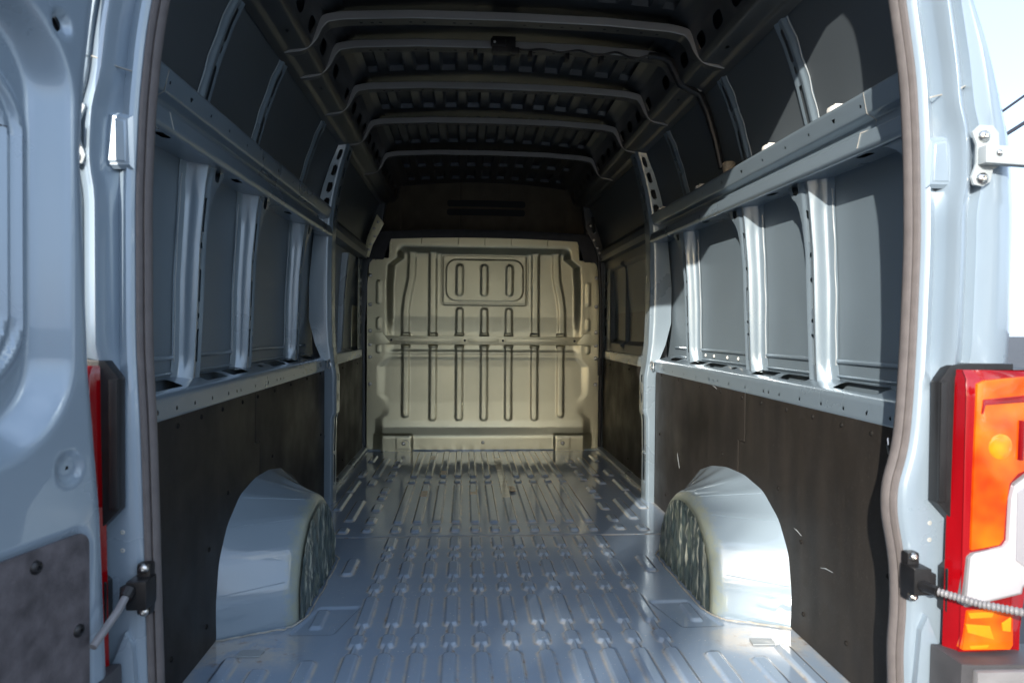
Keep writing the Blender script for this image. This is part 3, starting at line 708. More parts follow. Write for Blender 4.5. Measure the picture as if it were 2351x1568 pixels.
def bow(y, hdr=False):
    P = np.vstack([BOWP[::-1]*[-1, 1], BOWP[1:]]); dense = [P[0]]
    for a, c in zip(P[:-1], P[1:]):
        k = max(1, int(np.linalg.norm(c-a)/.02)); dense += [a+(c-a)*j/k for j in range(1, k+1)]
    P = np.array(dense); n = len(P)
    # section: rear flange top, rear face, underside, front face
    sec = [(.012, .006), (.001, .004), (-.002, .001), (-.002, -.024), (.001, -.0265), (.082, -.014), (.086, -.010), (.090, .012), (.10, .016)]
    T = np.gradient(P, axis=0); T /= np.linalg.norm(T, axis=1)[:, None]; N = np.stack([-T[:, 1], T[:, 0]], 1); N[N[:, 1] < -.3] *= -1
    mb = MB(); v = []; f = []; ns = len(sec)
    for i in range(n):
        for (dy, dn) in sec:
            q = P[i]+N[i]*dn*(1 if not hdr else .7); v.append((q[0], y+dy, q[1]))
    for i in range(n-1):
        for j in range(0, 4): f.append((i*ns+j, i*ns+j+1, (i+1)*ns+j+1, (i+1)*ns+j))
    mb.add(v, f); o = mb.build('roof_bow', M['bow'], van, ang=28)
    f2 = [(i*ns+j, i*ns+j+1, (i+1)*ns+j+1, (i+1)*ns+j) for i in range(n-1) for j in range(4, ns-1)]
    MB().add(v, f2).build('bow_shaded_side', M['roof'], o, ang=28)  # underside and front of the bow, its shade put into a darker paint
    for x in (-.54, -.50, -.47, -.36, -.31, -.2, -.14, .06, .12, .2, .27, .36, .41, .5, .56):
        z = float(np.interp(x, P[:, 0], P[:, 1]))-.0202
        put_screw(o, (x, y+.045, z), (0, 0, -1), .0065, 'void', .0008, 'hole_disc')  # dark discs drawn in place of open holes
    return o
bows = [bow(y) for y in BOWY[:5]]
# header above the bulkhead
b = MB(); pts = [(x, 5.50, 2.195-.03*(abs(x)/.72)**2) for x in np.linspace(-.72, .72, 21)]
v = []; f = []
for p in pts: v += [(p[0], 5.49, p[2]+.02), (p[0], 5.48, p[2]+.012), (p[0], 5.48, p[2]-.02), (p[0], 5.52, p[2]-.026)]
for i in range(20):
    for j in range(3): f.append((4*i+j, 4*i+j+1, 4*i+j+5, 4*i+j+4))
b.add(v, f); hd = b.build('roof_header', M['roof'], van)
for x in (-.5, -.47, -.22, -.19, -.17, -.05, .12, .16, .3, .5): put_screw(hd, (x, 5.478, 2.19-.03*(abs(x)/.72)**2), (0, -1, 0), .006, 'void', .002, 'hole_disc')
def cantrail(s):
    pr = Prof([(.832, 1.932), (.80, 1.938), (.785, 1.946), (.722, 1.955), (.706, 1.972), (.680, 2.052), (.664, 2.085), (.63, 2.112), (.60, 2.125)], .006, 3, .008)
    a0 = pr.arc((.706, 1.972)); a1 = pr.arc((.680, 2.052)); am = (a0+a1)/2; au = (pr.arc((.785, 1.946))+pr.arc((.722, 1.955)))/2
    ovs = []
    ys = [1.50]+BOWY[:5]+[5.4]
    for ya, yb in zip(ys[:-1], ys[1:]):
        k = max(1, int((yb-ya-.12)/.13)); ovs += list(np.linspace(ya+.13, yb-.06, k))
    def hole(u, v):
        d = np.full_like(u, 9.)
        for c in ovs: d = np.minimum(d, rbox(u, v, c, am, .038, .026, .024))
        for c in (1.9, 2.35, 2.9): d = np.minimum(d, rbox(u, v, c, au, .012, .005, .0045))
        return d
    me = sheet('roof_side_rail', lin(1.48, 5.45, .008), pr.V, lambda u, v: (s*pr.at(v)[0], u, pr.at(v)[1]), hole, flip=(s < 0), cell=.008)
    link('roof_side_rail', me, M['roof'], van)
for s in (-1, 1): cantrail(s)
# lamp bracket and wiring on the second bow
y2 = BOWY[1]
o = MB().box(-.055, .04, y2-.028, y2+.012, 2.055, 2.118, .008).box(-.06, .0, y2-.036, y2-.020, 2.075, 2.105, .004).box(.02, .055, y2-.03, y2+.03, 2.05, 2.075, .006).build('lamp_socket', M['black'], van, label='black lamp socket on the second roof bow')
put_screw(o, (-.045, y2-.037, 2.09), (0, -1, 0), .006, 'steel', .003)
pts = []
for t in np.linspace(0, 1, 40):
    x = .05+t*.56; pts.append((x, y2-.012-.010*math.sin(t*21), 2.074-.018*(x/.66)**2-.006*math.sin(t*24)))
wl_ = MB().tube(pts, .0045, 6).build('wiring_loom', M['black'], van, label='black wiring taped along the second roof bow')
for x in (-.12, .03, .10, .25, .39): MB().box(x-.008, x+.008, y2-.006, y2+.04, 2.046-.012*(x/.6)**2, 2.072-.012*(x/.6)**2, .003).build('cable_clip', M['black'], wl_)
MB().tube([(.58, y2-.01, 2.068), (.64, y2-.008, 2.065), (.672, y2-.008, 2.045), (.695, y2-.005, 2.0), (.715, y2, 1.965), (.76, y2+.01, 1.946), (.80, y2+.02, 1.93), (.84, y2+.03, 1.86), (.875, y2+.03, 1.75), (.90, y2+.02, 1.63)], [.014, .018, .02, .02, .02, .02, .018, .016, .015, .014], 10).build('cable_sleeve', M['black'], van, label='thick black cable sleeve running down the right roof corner')
MB().box(.742, .752, 4.45, 4.52, 1.99, 2.05, .002).build('paper_tag', M['tan'], van)

# bulkhead -----------------------------------------------------------------
BY = 5.43
RIBX = [-.619, -.404, -.197, 0.0, .194, .402, .612]
_zg = np.linspace(-.1, 1.8, 951)
_bg = ip(_zg, [0, .105, .122, .185, .235, .38, .66, .715, .74, .755, .772, .795, .84, .90, .935, 1.06, 1.30, 1.52, 1.56, 1.605, 1.625, 1.70],
                 [.050, .050, .045, .018, .010, -.002, -.012, -.010, -.005, -.007, -.003, -.012, -.016, -.016, -.018, -.036, -.044, -.048, -.043, -.004, 0.0, 0.0])
_bg = np.convolve(np.pad(_bg, 7, mode='edge'), np.hanning(17)[1:-1]/np.hanning(17)[1:-1].sum(), 'valid')
def bulk_h(u, z):
    """depth towards the cargo side"""
    a = np.abs(u)
    base = np.interp(z, _zg, _bg)
    wx = ip(z, [0, .25, .29, .40, .44, .66, .72, .80, 1.30, 1.46, 1.52, 1.70], [.862, .862, .812, .812, .85, .85, .80, .785, .785, .775, .70, .70])
    t = smooth01((wx-a)/.075)
    h = base*t
    # side steps of the foot
    foot = smooth01((z-.13)/-.012+.5)*smooth01((a-.545)/.03)*smooth01((.87-a)/.02); h = h+foot*.012
    d = np.full_like(u, 9.)
    for i, c in enumerate(RIBX):
        zb = .26 if i in (0, 6) else .235
        d = np.minimum(d, rbox(u, z, c, (zb+.832)/2, .0275, (.832-zb)/2, .024))
    for c in (-.197, 0.0, .196): d = np.minimum(d, rbox(u, z, c, 1.02, .0275, .108, .026))
    for c in (-.410, .408): d = np.minimum(d, rbox(u, z, c, 1.23, .030, .335, .004))
    for sg in (-1, 1):
        off = ip(z, [.9, 1.10, 1.22, 1.36, 1.6], [.622, .624, .610, .580, .572]); d = np.minimum(d, rbox(u-sg*off, z, 0, 1.23, .030, .335, .004))
    for c in (-.198, -.002, .200): d = np.minimum(d, rbox(u, z, c, 1.349, .0275, .125, .026))
    h = h+emb(d+.002, .0062, .026)
    ring = np.abs(rbox(u, z, .002, 1.354, .340, .197, .022))-.006; h = h-emb(ring, .004, .016)
    d = rbox(u, z, .002, 1.350, .308, .165, .085); h = h+emb(d, .004, .010)
    # side slots
    for zz_ in (1.29, 1.20, 1.00, .80):
        for sg in (-1, 1): h = h+emb(rbox(u, z, sg*.832, zz_, .016, .045 if zz_ > .9 else .03, .012), .005, .016)
    # small weld steps at the crossbar
    for c in RIBX:
        for zc in (.915, .822): h = h+emb(rbox(u, z, c, zc, .034, .010, .006), .006, .010)
    for sg in (-1, 1):
        h = h+emb(rbox(u, z, sg*.63, .062, .055, .045, .012), .0015, .014)
    return h
def bulk_hole(u, z):
    a = np.abs(u)
    # rounded shoulder notch at the upper corners
    top = 1.682-.02*(a/.75)**2
    lim = ip(z, [0, 1.40, 1.468, 1.50, 1.515, 1.70], [.921, .921, .905, .88, .755, .745])
    return np.minimum(top-z, (lim-a)*.9)
bm_ = sheet('bulkhead', lin(-.93, .93, .0052), lin(0.0, 1.695, .0055), lambda u, z: (u, BY-bulk_h(u, z), z), bulk_hole, flip=False, ang=60, cell=.0052)
bulk = link('bulkhead', bm_, M['beige'], van, label='pressed beige metal bulkhead closing the front of the load bay')
cb = MB().box(-.895, .895, BY-.022, BY+.01, .838, .902, .004)
cb.box(-.765, -.178, BY-.026, BY-.02, .852, .886, .006).box(-.13, .115, BY-.026, BY-.02, .852, .886, .006).box(.165, .66, BY-.026, BY-.02, .852, .886, .006)
cross = cb.build('crossbar', M['beige'], bulk)
for s in (-1, 1): MB().prism([(s*.74, .848), (s*.80, .93), (s*.835, .935), (s*.90, .90), (s*.90, .845), (s*.82, .83)], BY-.030, BY-.004, 1, .003).build('crossbar_end', M['sealant'] if False else M['beige'], bulk)
for x in (-.729, -.154, .147, .72): put_screw(cross, (x, BY-.0265, .870), (0, -1, 0), .0095, 'void', .002, 'hole_disc')
for s in (-1, 1):
    for z in (1.376, 1.147, .94, .835, .733, .522): put_screw(bulk, (s*.897, BY-.002, z), (0, -1, 0), .016, 'steel', .006, 'bolt')
    put_screw(bulk, (s*.627, BY-.067, .062), (0, -1, 0), .016, 'steel', .008, 'bolt')
    MB().tube([(s*(.627-.035), BY-.064, .045), (s*(.627-.045), BY-.064, .062), (s*(.627-.03), BY-.064, .085), (s*(.627), BY-.064, .09)], .0025, 6).build('tie_loop', M['steel'], bulk)
put_screw(bulk, (-.006, BY-.051, .066), (0, -1, 0), .013, 'steel', .005, 'bolt')
for x in (-.5, -.21, 0, .21, .5): MB().tube([(x, BY-.004, 1.625), (x, BY-.006, 1.675)], .004, 6).build('weld_rib', M['beige'], bulk)
for s in (-1, 1):
    for i in range(3): MB().box(s*.735, s*.748, BY-.02, BY-.001, 1.56+i*.03, 1.575+i*.03, .002).build('flange_tab', M['beige'], bulk)
MB().box(-.93, .93, BY-.055, BY+.02, -.004, .012, .004).build('foot_sealant', M['inner'], bulk)
# dark strip and overhead trim above the bulkhead
v = []; f = []
for i, x in enumerate(np.linspace(-.92, .92, 31)):
    zt = 1.745-.03*(x/.9)**2; zb = 1.684-.022*(x/.75)**2 if abs(x) < .75 else 1.50
    v += [(x, BY-.012, zb), (x, BY-.018, (zb+zt)/2), (x, BY-.010, zt), (x, BY+.05, zt+.006)]
for i in range(30):
    for j in range(3): f.append((4*i+j, 4*i+4+j, 4*i+5+j, 4*i+1+j))
MB().add(v, f).build('rubber_strip', M['bumper'], van, label='black strip along the top of the bulkhead')
def trim_hole(u, z): return np.minimum(rbox(u, z, .015, 1.985, .32, .026, .02), rbox(u, z, .012, 1.915, .32, .026, .02))
def trim_h(u, z): return .02*smooth01((np.abs(u)-.66)/.03)+sum(-.004*np.exp(-((np.abs(u-.0)-c)/.004)**2) for c in (.2, .58))
me = sheet('overhead_trim', lin(-.84, .84, .008), lin(1.70, 2.21, .008), lambda u, z: (u, 5.62-.06*(z-1.7)-trim_h(u, z)+.10*(u/.84)**2, z), trim_hole, cell=.008)
tr = link('overhead_trim', me, M['cabdark'], van, label='dark trim panel with two slots above the bulkhead')
MB().box(-.4, .45, 5.70, 5.71, 1.86, 2.04).build('slot_backing', M['void'], tr)

# rear frame ---------------------------------------------------------------
RC = [(.725, -.02), (.727, .1), (.729, .228), (.725, .305), (.731, .396), (.727, .487), (.707, .587), (.707, .645), (.729, .722), (.736, .803), (.742, .93), (.747, 1.14), (.742, 1.322), (.732, 1.466), (.716, 1.564), (.70, 1.66), (.69, 1.78), (.677, 1.88), (.652, 1.98), (.60, 2.07), (.52, 2.092), (.3, 2.10), (0, 2.103)]
LC = [(.723, -.02), (.725, .1), (.727, .268), (.732, .424), (.736, .593), (.741, .761), (.749, .92), (.750, 1.205), (.743, 1.37), (.731, 1.494), (.717, 1.577), (.70, 1.68), (.69, 1.78), (.677, 1.88), (.652, 1.98), (.60, 2.07), (.52, 2.092), (.3, 2.10), (0, 2.103)]
def contour(P, r=.05):
    p = rounded(P, r, 4); d = [p[0]]
    for a, c in zip(p[:-1], p[1:]):
        k = max(1, int(np.linalg.norm(c-a)/.02)); d += [a+(c-a)*j/k for j in range(1, k+1)]
    return np.array(d)
def normals(p):
    t = np.gradient(p, axis=0); t /= np.linalg.norm(t, axis=1)[:, None]; return np.stack([t[:, 1], -t[:, 0]], 1)
def frame(s):
    p = contour(RC if s > 0 else LC); nrm = normals(p)
    # spread the outward direction smoothly: sideways along the posts, upwards along the head
    v = []; f = []
    sec = [(.035, 1.395), (.004, 1.352), (.005, 1.340), (.016, 1.330), (.022, 1.316), (.030, 1.311), (.049, 1.325), (.055, 1.306), (.060, 1.283), (.066, 1.273), (.071, 1.274), (.100, 1.302), (.103, 1.295), (.106, 1.284), (.135, 1.281), (.175, 1.287), (.205, 1.311), (.230, 1.36), (.268, 1.46)]
    ns = len(sec); n = len(p)
    for i in range(n):
        z = p[i][1]
        k = float(ip(z, [1.7, 1.9, 2.06, 2.12], [1, .85, .45, .45])); k2 = float(ip(z, [1.2, 1.34, 1.53, 1.62, 1.9], [1, .93, .60, .36, .25])); nn = nrm[i]
        hin = math.exp(-((z-1.30)/.085)**4)                # hinge relief pushes the inner ridge outwards
        low = float(ip(z, [.80, .92], [1, 0]))
        for j, (dn, y) in enumerate(sec):
            dd = min(dn, .101)+max(0, dn-.101)*(k2 if y < 1.45 else max(k2, .8))
            if 7 <= j <= 13: dd += .012*hin
            if low > 0 and 6 <= j <= 13: y = y+(1.3105-y)*low
            if z > 1.75: nx = nn*dd*k
            else: nx = np.array([nn[0], nn[1]*.3])*dd*k
            v.append((s*(p[i][0]+nx[0]), y, z+nx[1]))
    for i in range(n-1):
        for j in range(ns-1):
            q = (i*ns+j, i*ns+j+1, (i+1)*ns+j+1, (i+1)*ns+j); f.append(q if s > 0 else q[::-1])
    o = link('rear_frame', mk_mesh('rear_frame', v, f, True, 50), M['paint'], van, label='%s painted rear door frame' % ('right sunlit' if s > 0 else 'left shaded'))
    # door stop block
    pl_ = [(s*.774, 1.256), (s*.812, 1.256), (s*.803, 1.340), (s*.777, 1.334)]
    v = []; 
    bk = [(s*.766, 1.246), (s*.822, 1.246), (s*.816, 1.352), (s*.768, 1.345)]
    vv = [(x, 1.3045, z) for x, z in pl_]+[(x, 1.3135, z) for x, z in bk]
    ff = [(0, 1, 2, 3), (0, 4, 5, 1), (1, 5, 6, 2), (2, 6, 7, 3), (3, 7, 4, 0)]
    bm = bmesh.new(); V_ = [bm.verts.new(q) for q in vv]; [bm.faces.new([V_[i] for i in q]) for q in ff]
    bmesh.ops.recalc_face_normals(bm, faces=bm.faces)
    bmesh.ops.bevel(bm, geom=[e for e in bm.edges if all(vt in V_[:4] for vt in e.verts)], offset=.004, segments=3, affect='EDGES')
    bm.verts.index_update(); bm.faces.ensure_lookup_table(); mb = MB().add([q.co[:] for q in bm.verts], [[q.index for q in fc.verts] for fc in bm.faces]); bm.free()
    mb.build('stop_block', M['paint'], o)
    MB().tube([(s*.768, 1.310, 1.425), (s*.79, 1.305, 1.43), (s*.812, 1.279, 1.435), (s*.835, 1.30, 1.447)], .0015, 5).build('sealed_seam', M['sealant'], o)
    # hinge relief, bracket, arm and barrel
    pass
    hp = [(x_-.017, z_-.012) for x_, z_ in [(.848, 1.36), (.862, 1.374), (.89, 1.374), (.902, 1.36), (.905, 1.325), (.905, 1.295), (.892, 1.288), (.887, 1.265), (.872, 1.255), (.853, 1.258), (.848, 1.272), (.858, 1.30), (.858, 1.335)]]
    h = MB().prism([(s*x, z) for x, z in hp], 1.272, 1.2785, 1, .0015).build('hinge', M['hinge'], van)
    for (x, z) in ((.853, 1.340), (.851, 1.258)): put_screw(h, (s*x, 1.272, z), (0, -1, 0), .012, 'steel', .009, 'bolt')
    put_screw(h, (s*.868, 1.2485, 1.303), (0, -1, 0), .006, 'steel', .004, 'bolt')
    MB().prism([(s*.842, 1.284), (s*.94, 1.280), (s*.968, 1.285), (s*.968, 1.312), (s*.94, 1.316), (s*.842, 1.318)], 1.250, 1.271, 1, .003).build('hinge_arm', M['hinge'], h)
    MB().tube([(s*.965, 1.245, 1.24), (s*.965, 1.245, 1.358)], .017, 14).tube([(s*.965, 1.245, 1.358), (s*.965, 1.245, 1.372)], .012, 12).tube([(s*.965, 1.245, 1.226), (s*.965, 1.245, 1.24)], .020, 14).build('hinge_barrel', M['hinge'], h)
    # plugs and small holes of the lower post
    for z in (.573, .539): put_screw(o, (s*.786, 1.312, z), (0, -1, 0), .006, 'sealant', .002, 'plug')
    return o
frames = {s: frame(s) for s in (1, -1)}
def seal():
    pr_ = contour(RC); pl_ = contour(LC)*[-1, 1]
    P = np.vstack([pr_, pl_[::-1][1:]]); N = normals(P)
    sec = [(.004, 1.354), (-.001, 1.350), (-.003, 1.341), (-.001, 1.331), (.003, 1.326), (.0065, 1.329), (.0075, 1.333), (.0085, 1.327), (.012, 1.321), (.017, 1.321), (.020, 1.327), (.019, 1.336)]
    ns = len(sec); v = []; f = []
    for i in range(len(P)):
        for (dn, y) in sec: v.append((P[i][0]+N[i][0]*dn, y, P[i][1]+N[i][1]*dn))
    for i in range(len(P)-1):
        for j in range(ns-1): f.append((i*ns+j, i*ns+j+1, (i+1)*ns+j+1, (i+1)*ns+j))
    link('door_seal', mk_mesh('door_seal', v, f, True, 50), M['seal'], van, label='grey-brown rubber seal round the rear opening')
seal()
# inner flare closing the frame to the side walls
for s in (-1, 1):
    p = contour(RC if s > 0 else LC); v = []; f = []
    for q in p:
        z = q[1]; xo = float(skin_x(min(z, 1.9)))-.002; zt = z
        tgt = (xo, z) if z < 1.75 else (max(q[0]+.12*(1-ip(z, [1.75, 2.1], [0, 1])), q[0]), z+.075*float(ip(z, [1.75, 2.1], [0, 1])))
        v += [(s*(q[0]+.004), 1.348, z), (s*(q[0]+.035), 1.38, z+.0), (s*(q[0]*.35+tgt[0]*.65), 1.44, (z+tgt[1])/2), (s*tgt[0], 1.475, tgt[1])]
    for i in range(len(p)-1):
        for j in range(3):
            k = (i*4+j, i*4+j+1, (i+1)*4+j+1, (i+1)*4+j); f.append(k[::-1] if s > 0 else k)
    link('frame_flare', mk_mesh('frame_flare', v, f, True, 50), M['inner'], van)
MB().prism([(.868, -.0), (.868, .38), (.876, .41), (.885, .41), (.885, 0)], 1.495, 1.50, 1).box(.868, .90, 1.5, 1.502, 0, .4).build('corner_flange', M['inner'], van)

# tail lamps -----------------------------------------------------------------
def lamp(s):
    o = MB().prism([(s*.777, .86), (s*.782, .868), (s*.80, .893), (s*.84, .897), (s*.93, .897), (s*.93, .335), (s*.812, .335), (s*.812, .40), (s*.80, .405), (s*.80, .49), (s*.812, .50), (s*.812, .585), (s*.777, .622)], 1.278, 1.304, 1, .003)
    o.box(s*.777, s*.792, 1.272, 1.280, .625, .86, .002)
    o = o.build('tail_lamp', M['black'], van, label='red and orange tail lamp, %s' % ('sunlit on the right of the opening' if s > 0 else 'mostly hidden behind the open left door'))
    # red lens body: chamfered inner flank, rear face wrapping outwards
    zs = [.352, .366, .40, .62, .84, .872, .888]
    v = []; f = []; rows_ = []
    for z in zs:
        k = ip(z, [.352, .366, .38, .86, .875, .888], [.55, .9, 1, 1, .92, .6])*.5; xi = (.7675+(z-.357)*.0085+.153)*1.0455-.153
        xo = float(ip(z, [.352, .47, .50, .89], [.93, .932, .955, .965]))
        zq = z; z = .955+(z-.955)*1.0455; pts = [(.797+(zq-.357)*.017, 1.284), (xi+.006, 1.284-.055*k), (xi+.001, 1.284-.060*k), (xi+.004, 1.284-.064*k), (xi+.05, 1.284-.066*k), (xo-.02, 1.284-.058*k), (xo-.006, 1.284-.048*k), (xo+.01, 1.262)]
        rows_.append(len(v)); v += [(s*x, y, z) for x, y in pts]
    n = 8
    for i in range(len(zs)-1):
        for j in range(n-1):
            q = (i*n+j, i*n+j+1, (i+1)*n+j+1, (i+1)*n+j); f.append(q if s > 0 else q[::-1])
    f.append(tuple(range(n)) if s < 0 else tuple(range(n))[::-1]); f.append(tuple((len(zs)-1)*n+k for k in range(n)))
    lens = link('red_lens', mk_mesh('red_lens', v, f, True, 40), M['red'], o)
    def lp(x, y): return (s*((.772+(x-625)*.000425+.153)*1.0455-.153), .955+(.553-(y-960)*.000405-.955)*1.0455)
    F = 1.284-.033
    MB().prism([lp(*q) for q in ((665, 195), (700, 178), (880, 160), (930, 160), (930, 575), (860, 605), (822, 650), (808, 760), (800, 905), (780, 932), (650, 955), (655, 600))], F-.004, F+.02, 1, .003).build('orange_lens', M['orange'], o)
    MB().prism([lp(*q) for q in ((690, 265), (880, 245), (890, 262), (890, 275), (700, 290), (690, 330), (683, 330))], F-.0065, F, 1, .001).build('lens_rib', M['red'], o)
    MB().tube([(*lp(870, 360)[:1], F-.004, lp(870, 360)[1]), (*lp(866, 540)[:1], F-.004, lp(866, 540)[1])], .006, 10).build('lens_rib', M['red'], o)
    for (x, y, r) in ((775, 480, .024),):
        c = lp(x, y); MB().tube([(c[0], F-.002, c[1]), (c[0], F-.0042, c[1]), (c[0], F-.0050, c[1]), (c[0], F-.0056, c[1]), (c[0], F-.0060, c[1])], [r*1.2, r*1.0, r*.75, r*.45, r*.1], 24).build('bulb_lens', M['amber'], o)
    MB().prism([lp(*q) for q in ((645, 985), (665, 965), (800, 938), (818, 915), (825, 720), (838, 660), (930, 590), (930, 1080), (884, 1122), (880, 1150), (640, 1205), (628, 1195))], F-.0065, F+.02, 1, .003).build('clear_lens', M['white'], o)
    rimp = [(645, 985), (665, 965), (800, 938), (818, 915), (825, 720), (838, 660), (930, 590), (930, 1080), (884, 1122), (880, 1150), (640, 1205), (628, 1195)]
    MB().prism([lp(790+(x-790)*1.07, 930+(y-930)*1.035) for x, y in rimp], F-.0052, F+.015, 1, .002).build('lens_rim', M['bumpgrey'], o)
    MB().prism([lp(*q) for q in ((850, 690), (930, 625), (930, 1060), (850, 1000))], F-.009, F, 1, .002).build('lens_step', M['clearstep'], o)
    MB().prism([lp(*q) for q in ((640, 1232), (850, 1215), (852, 1395), (840, 1415), (620, 1412))], F-.004, F+.02, 1, .003).build('lower_orange_lens', M['orange'], o)
    for q in (((640, 1240), (760, 1236), (750, 1262), (650, 1266)), ((632, 1290), (740, 1300), (762, 1365), (640, 1330)), ((795, 1290), (838, 1262), (838, 1330), (800, 1325)), ((650, 1392), (740, 1388), (730, 1404), (655, 1406))):
        MB().prism([lp(*k) for k in q], F-.0058, F, 1, .0012).build('facet', M['yellow'], o)
for s in (-1, 1): lamp(s)

# bumper -----------------------------------------------------------------------
bp_ = MB()
for s in (-1, 1):
    bp_.prism([(s*.778, .338), (s*.80, .336), (s*1.02, .332), (s*1.05, .25), (s*1.05, -.25), (s*.76, -.25), (s*.776, .2)], 1.205, 1.292, 1, .006)
bp_.prism([(1.30, -.05), (1.22, -.06), (1.18, -.09), (1.18, -.26), (1.30, -.26)], -.70, .70, 0, .01)
bp = bp_.build('bumper', M['bumper'], van, label='grey plastic rear bumper and step')
for s in (-1, 1):
    MB().prism([(s*.80, .328), (s*1.0, .326), (s*1.0, .10), (s*.81, .10), (s*.80, .2)], 1.192, 1.207, 1, .006).build('bumper_cover', M['bumpgrey'], bp)
    MB().prism([(s*.84, .292), (s*.99, .292), (s*.99, .15), (s*.84, .15)], 1.187, 1.194, 1, .004).build('bumper_panel', M['bumpgrey'], bp)
    MB().prism([(s*.735, -.02), (s*.775, -.02), (s*.80, .33), (s*.775, .39), (s*.762, .36)], 1.295, 1.312, 1, .003).build('sill_corner', M['paint'], van)

# door checks --------------------------------------------------------------------
def check(s):
    o = MB().box(s*.722, s*.758, 1.262, 1.306, .445, .497, .004).box(s*.727, s*.752, 1.290, 1.312, .425, .52, .006).box(s*.750, s*.772, 1.268, 1.288, .455, .485, .004)
    o = o.build('door_check', M['black'], van, label='black door check bracket')
    for z in (.512, .432): put_screw(o, (s*.738, 1.290, z), (0, -1, 0), .0085, 'steel', .007, 'bolt')
    return o
c = check(1)
p0 = at(2117, 1345, 1, 1.262); p1 = at(2155, 1358, 1, 1.225); p2 = at(2250, 1386, 1, 1.17); p3 = at(2351, 1406, 1, 1.12); p4 = p3+(p3-p2)*1.2
MB().tube([p0, (p0+p1)/2, p1], [.011, .010, .0105], 10).build('strap_end', M['black'], c)
pts = []; rad = []
seg = [p1, p2, p3, p4]
for a, d in zip(seg[:-1], seg[1:]):
    k = int(np.linalg.norm(d-a)/.0016)
    for j in range(k): pts.append(a+(d-a)*j/k); rad.append(.0068+.0010*math.sin(len(pts)*1.5))
MB().tube(pts, rad, 10).build('strap', M['rod'], c, label='grey ribbed door check strap')
c = check(-1)
q0 = at(298, 1352, 1, 1.262); q1 = at(272, 1400, 1, 1.23); q2 = at(236, 1452, 1, 1.19)
MB().tube([q0, q0+(q1-q0)*.4], [.011, .0105], 10).build('strap_end', M['black'], c)
MB().tube([q0+(q1-q0)*.4, q1, q2, q2+(q2-q1)*.6], .0068, 10).build('strap', M['rod'], c)

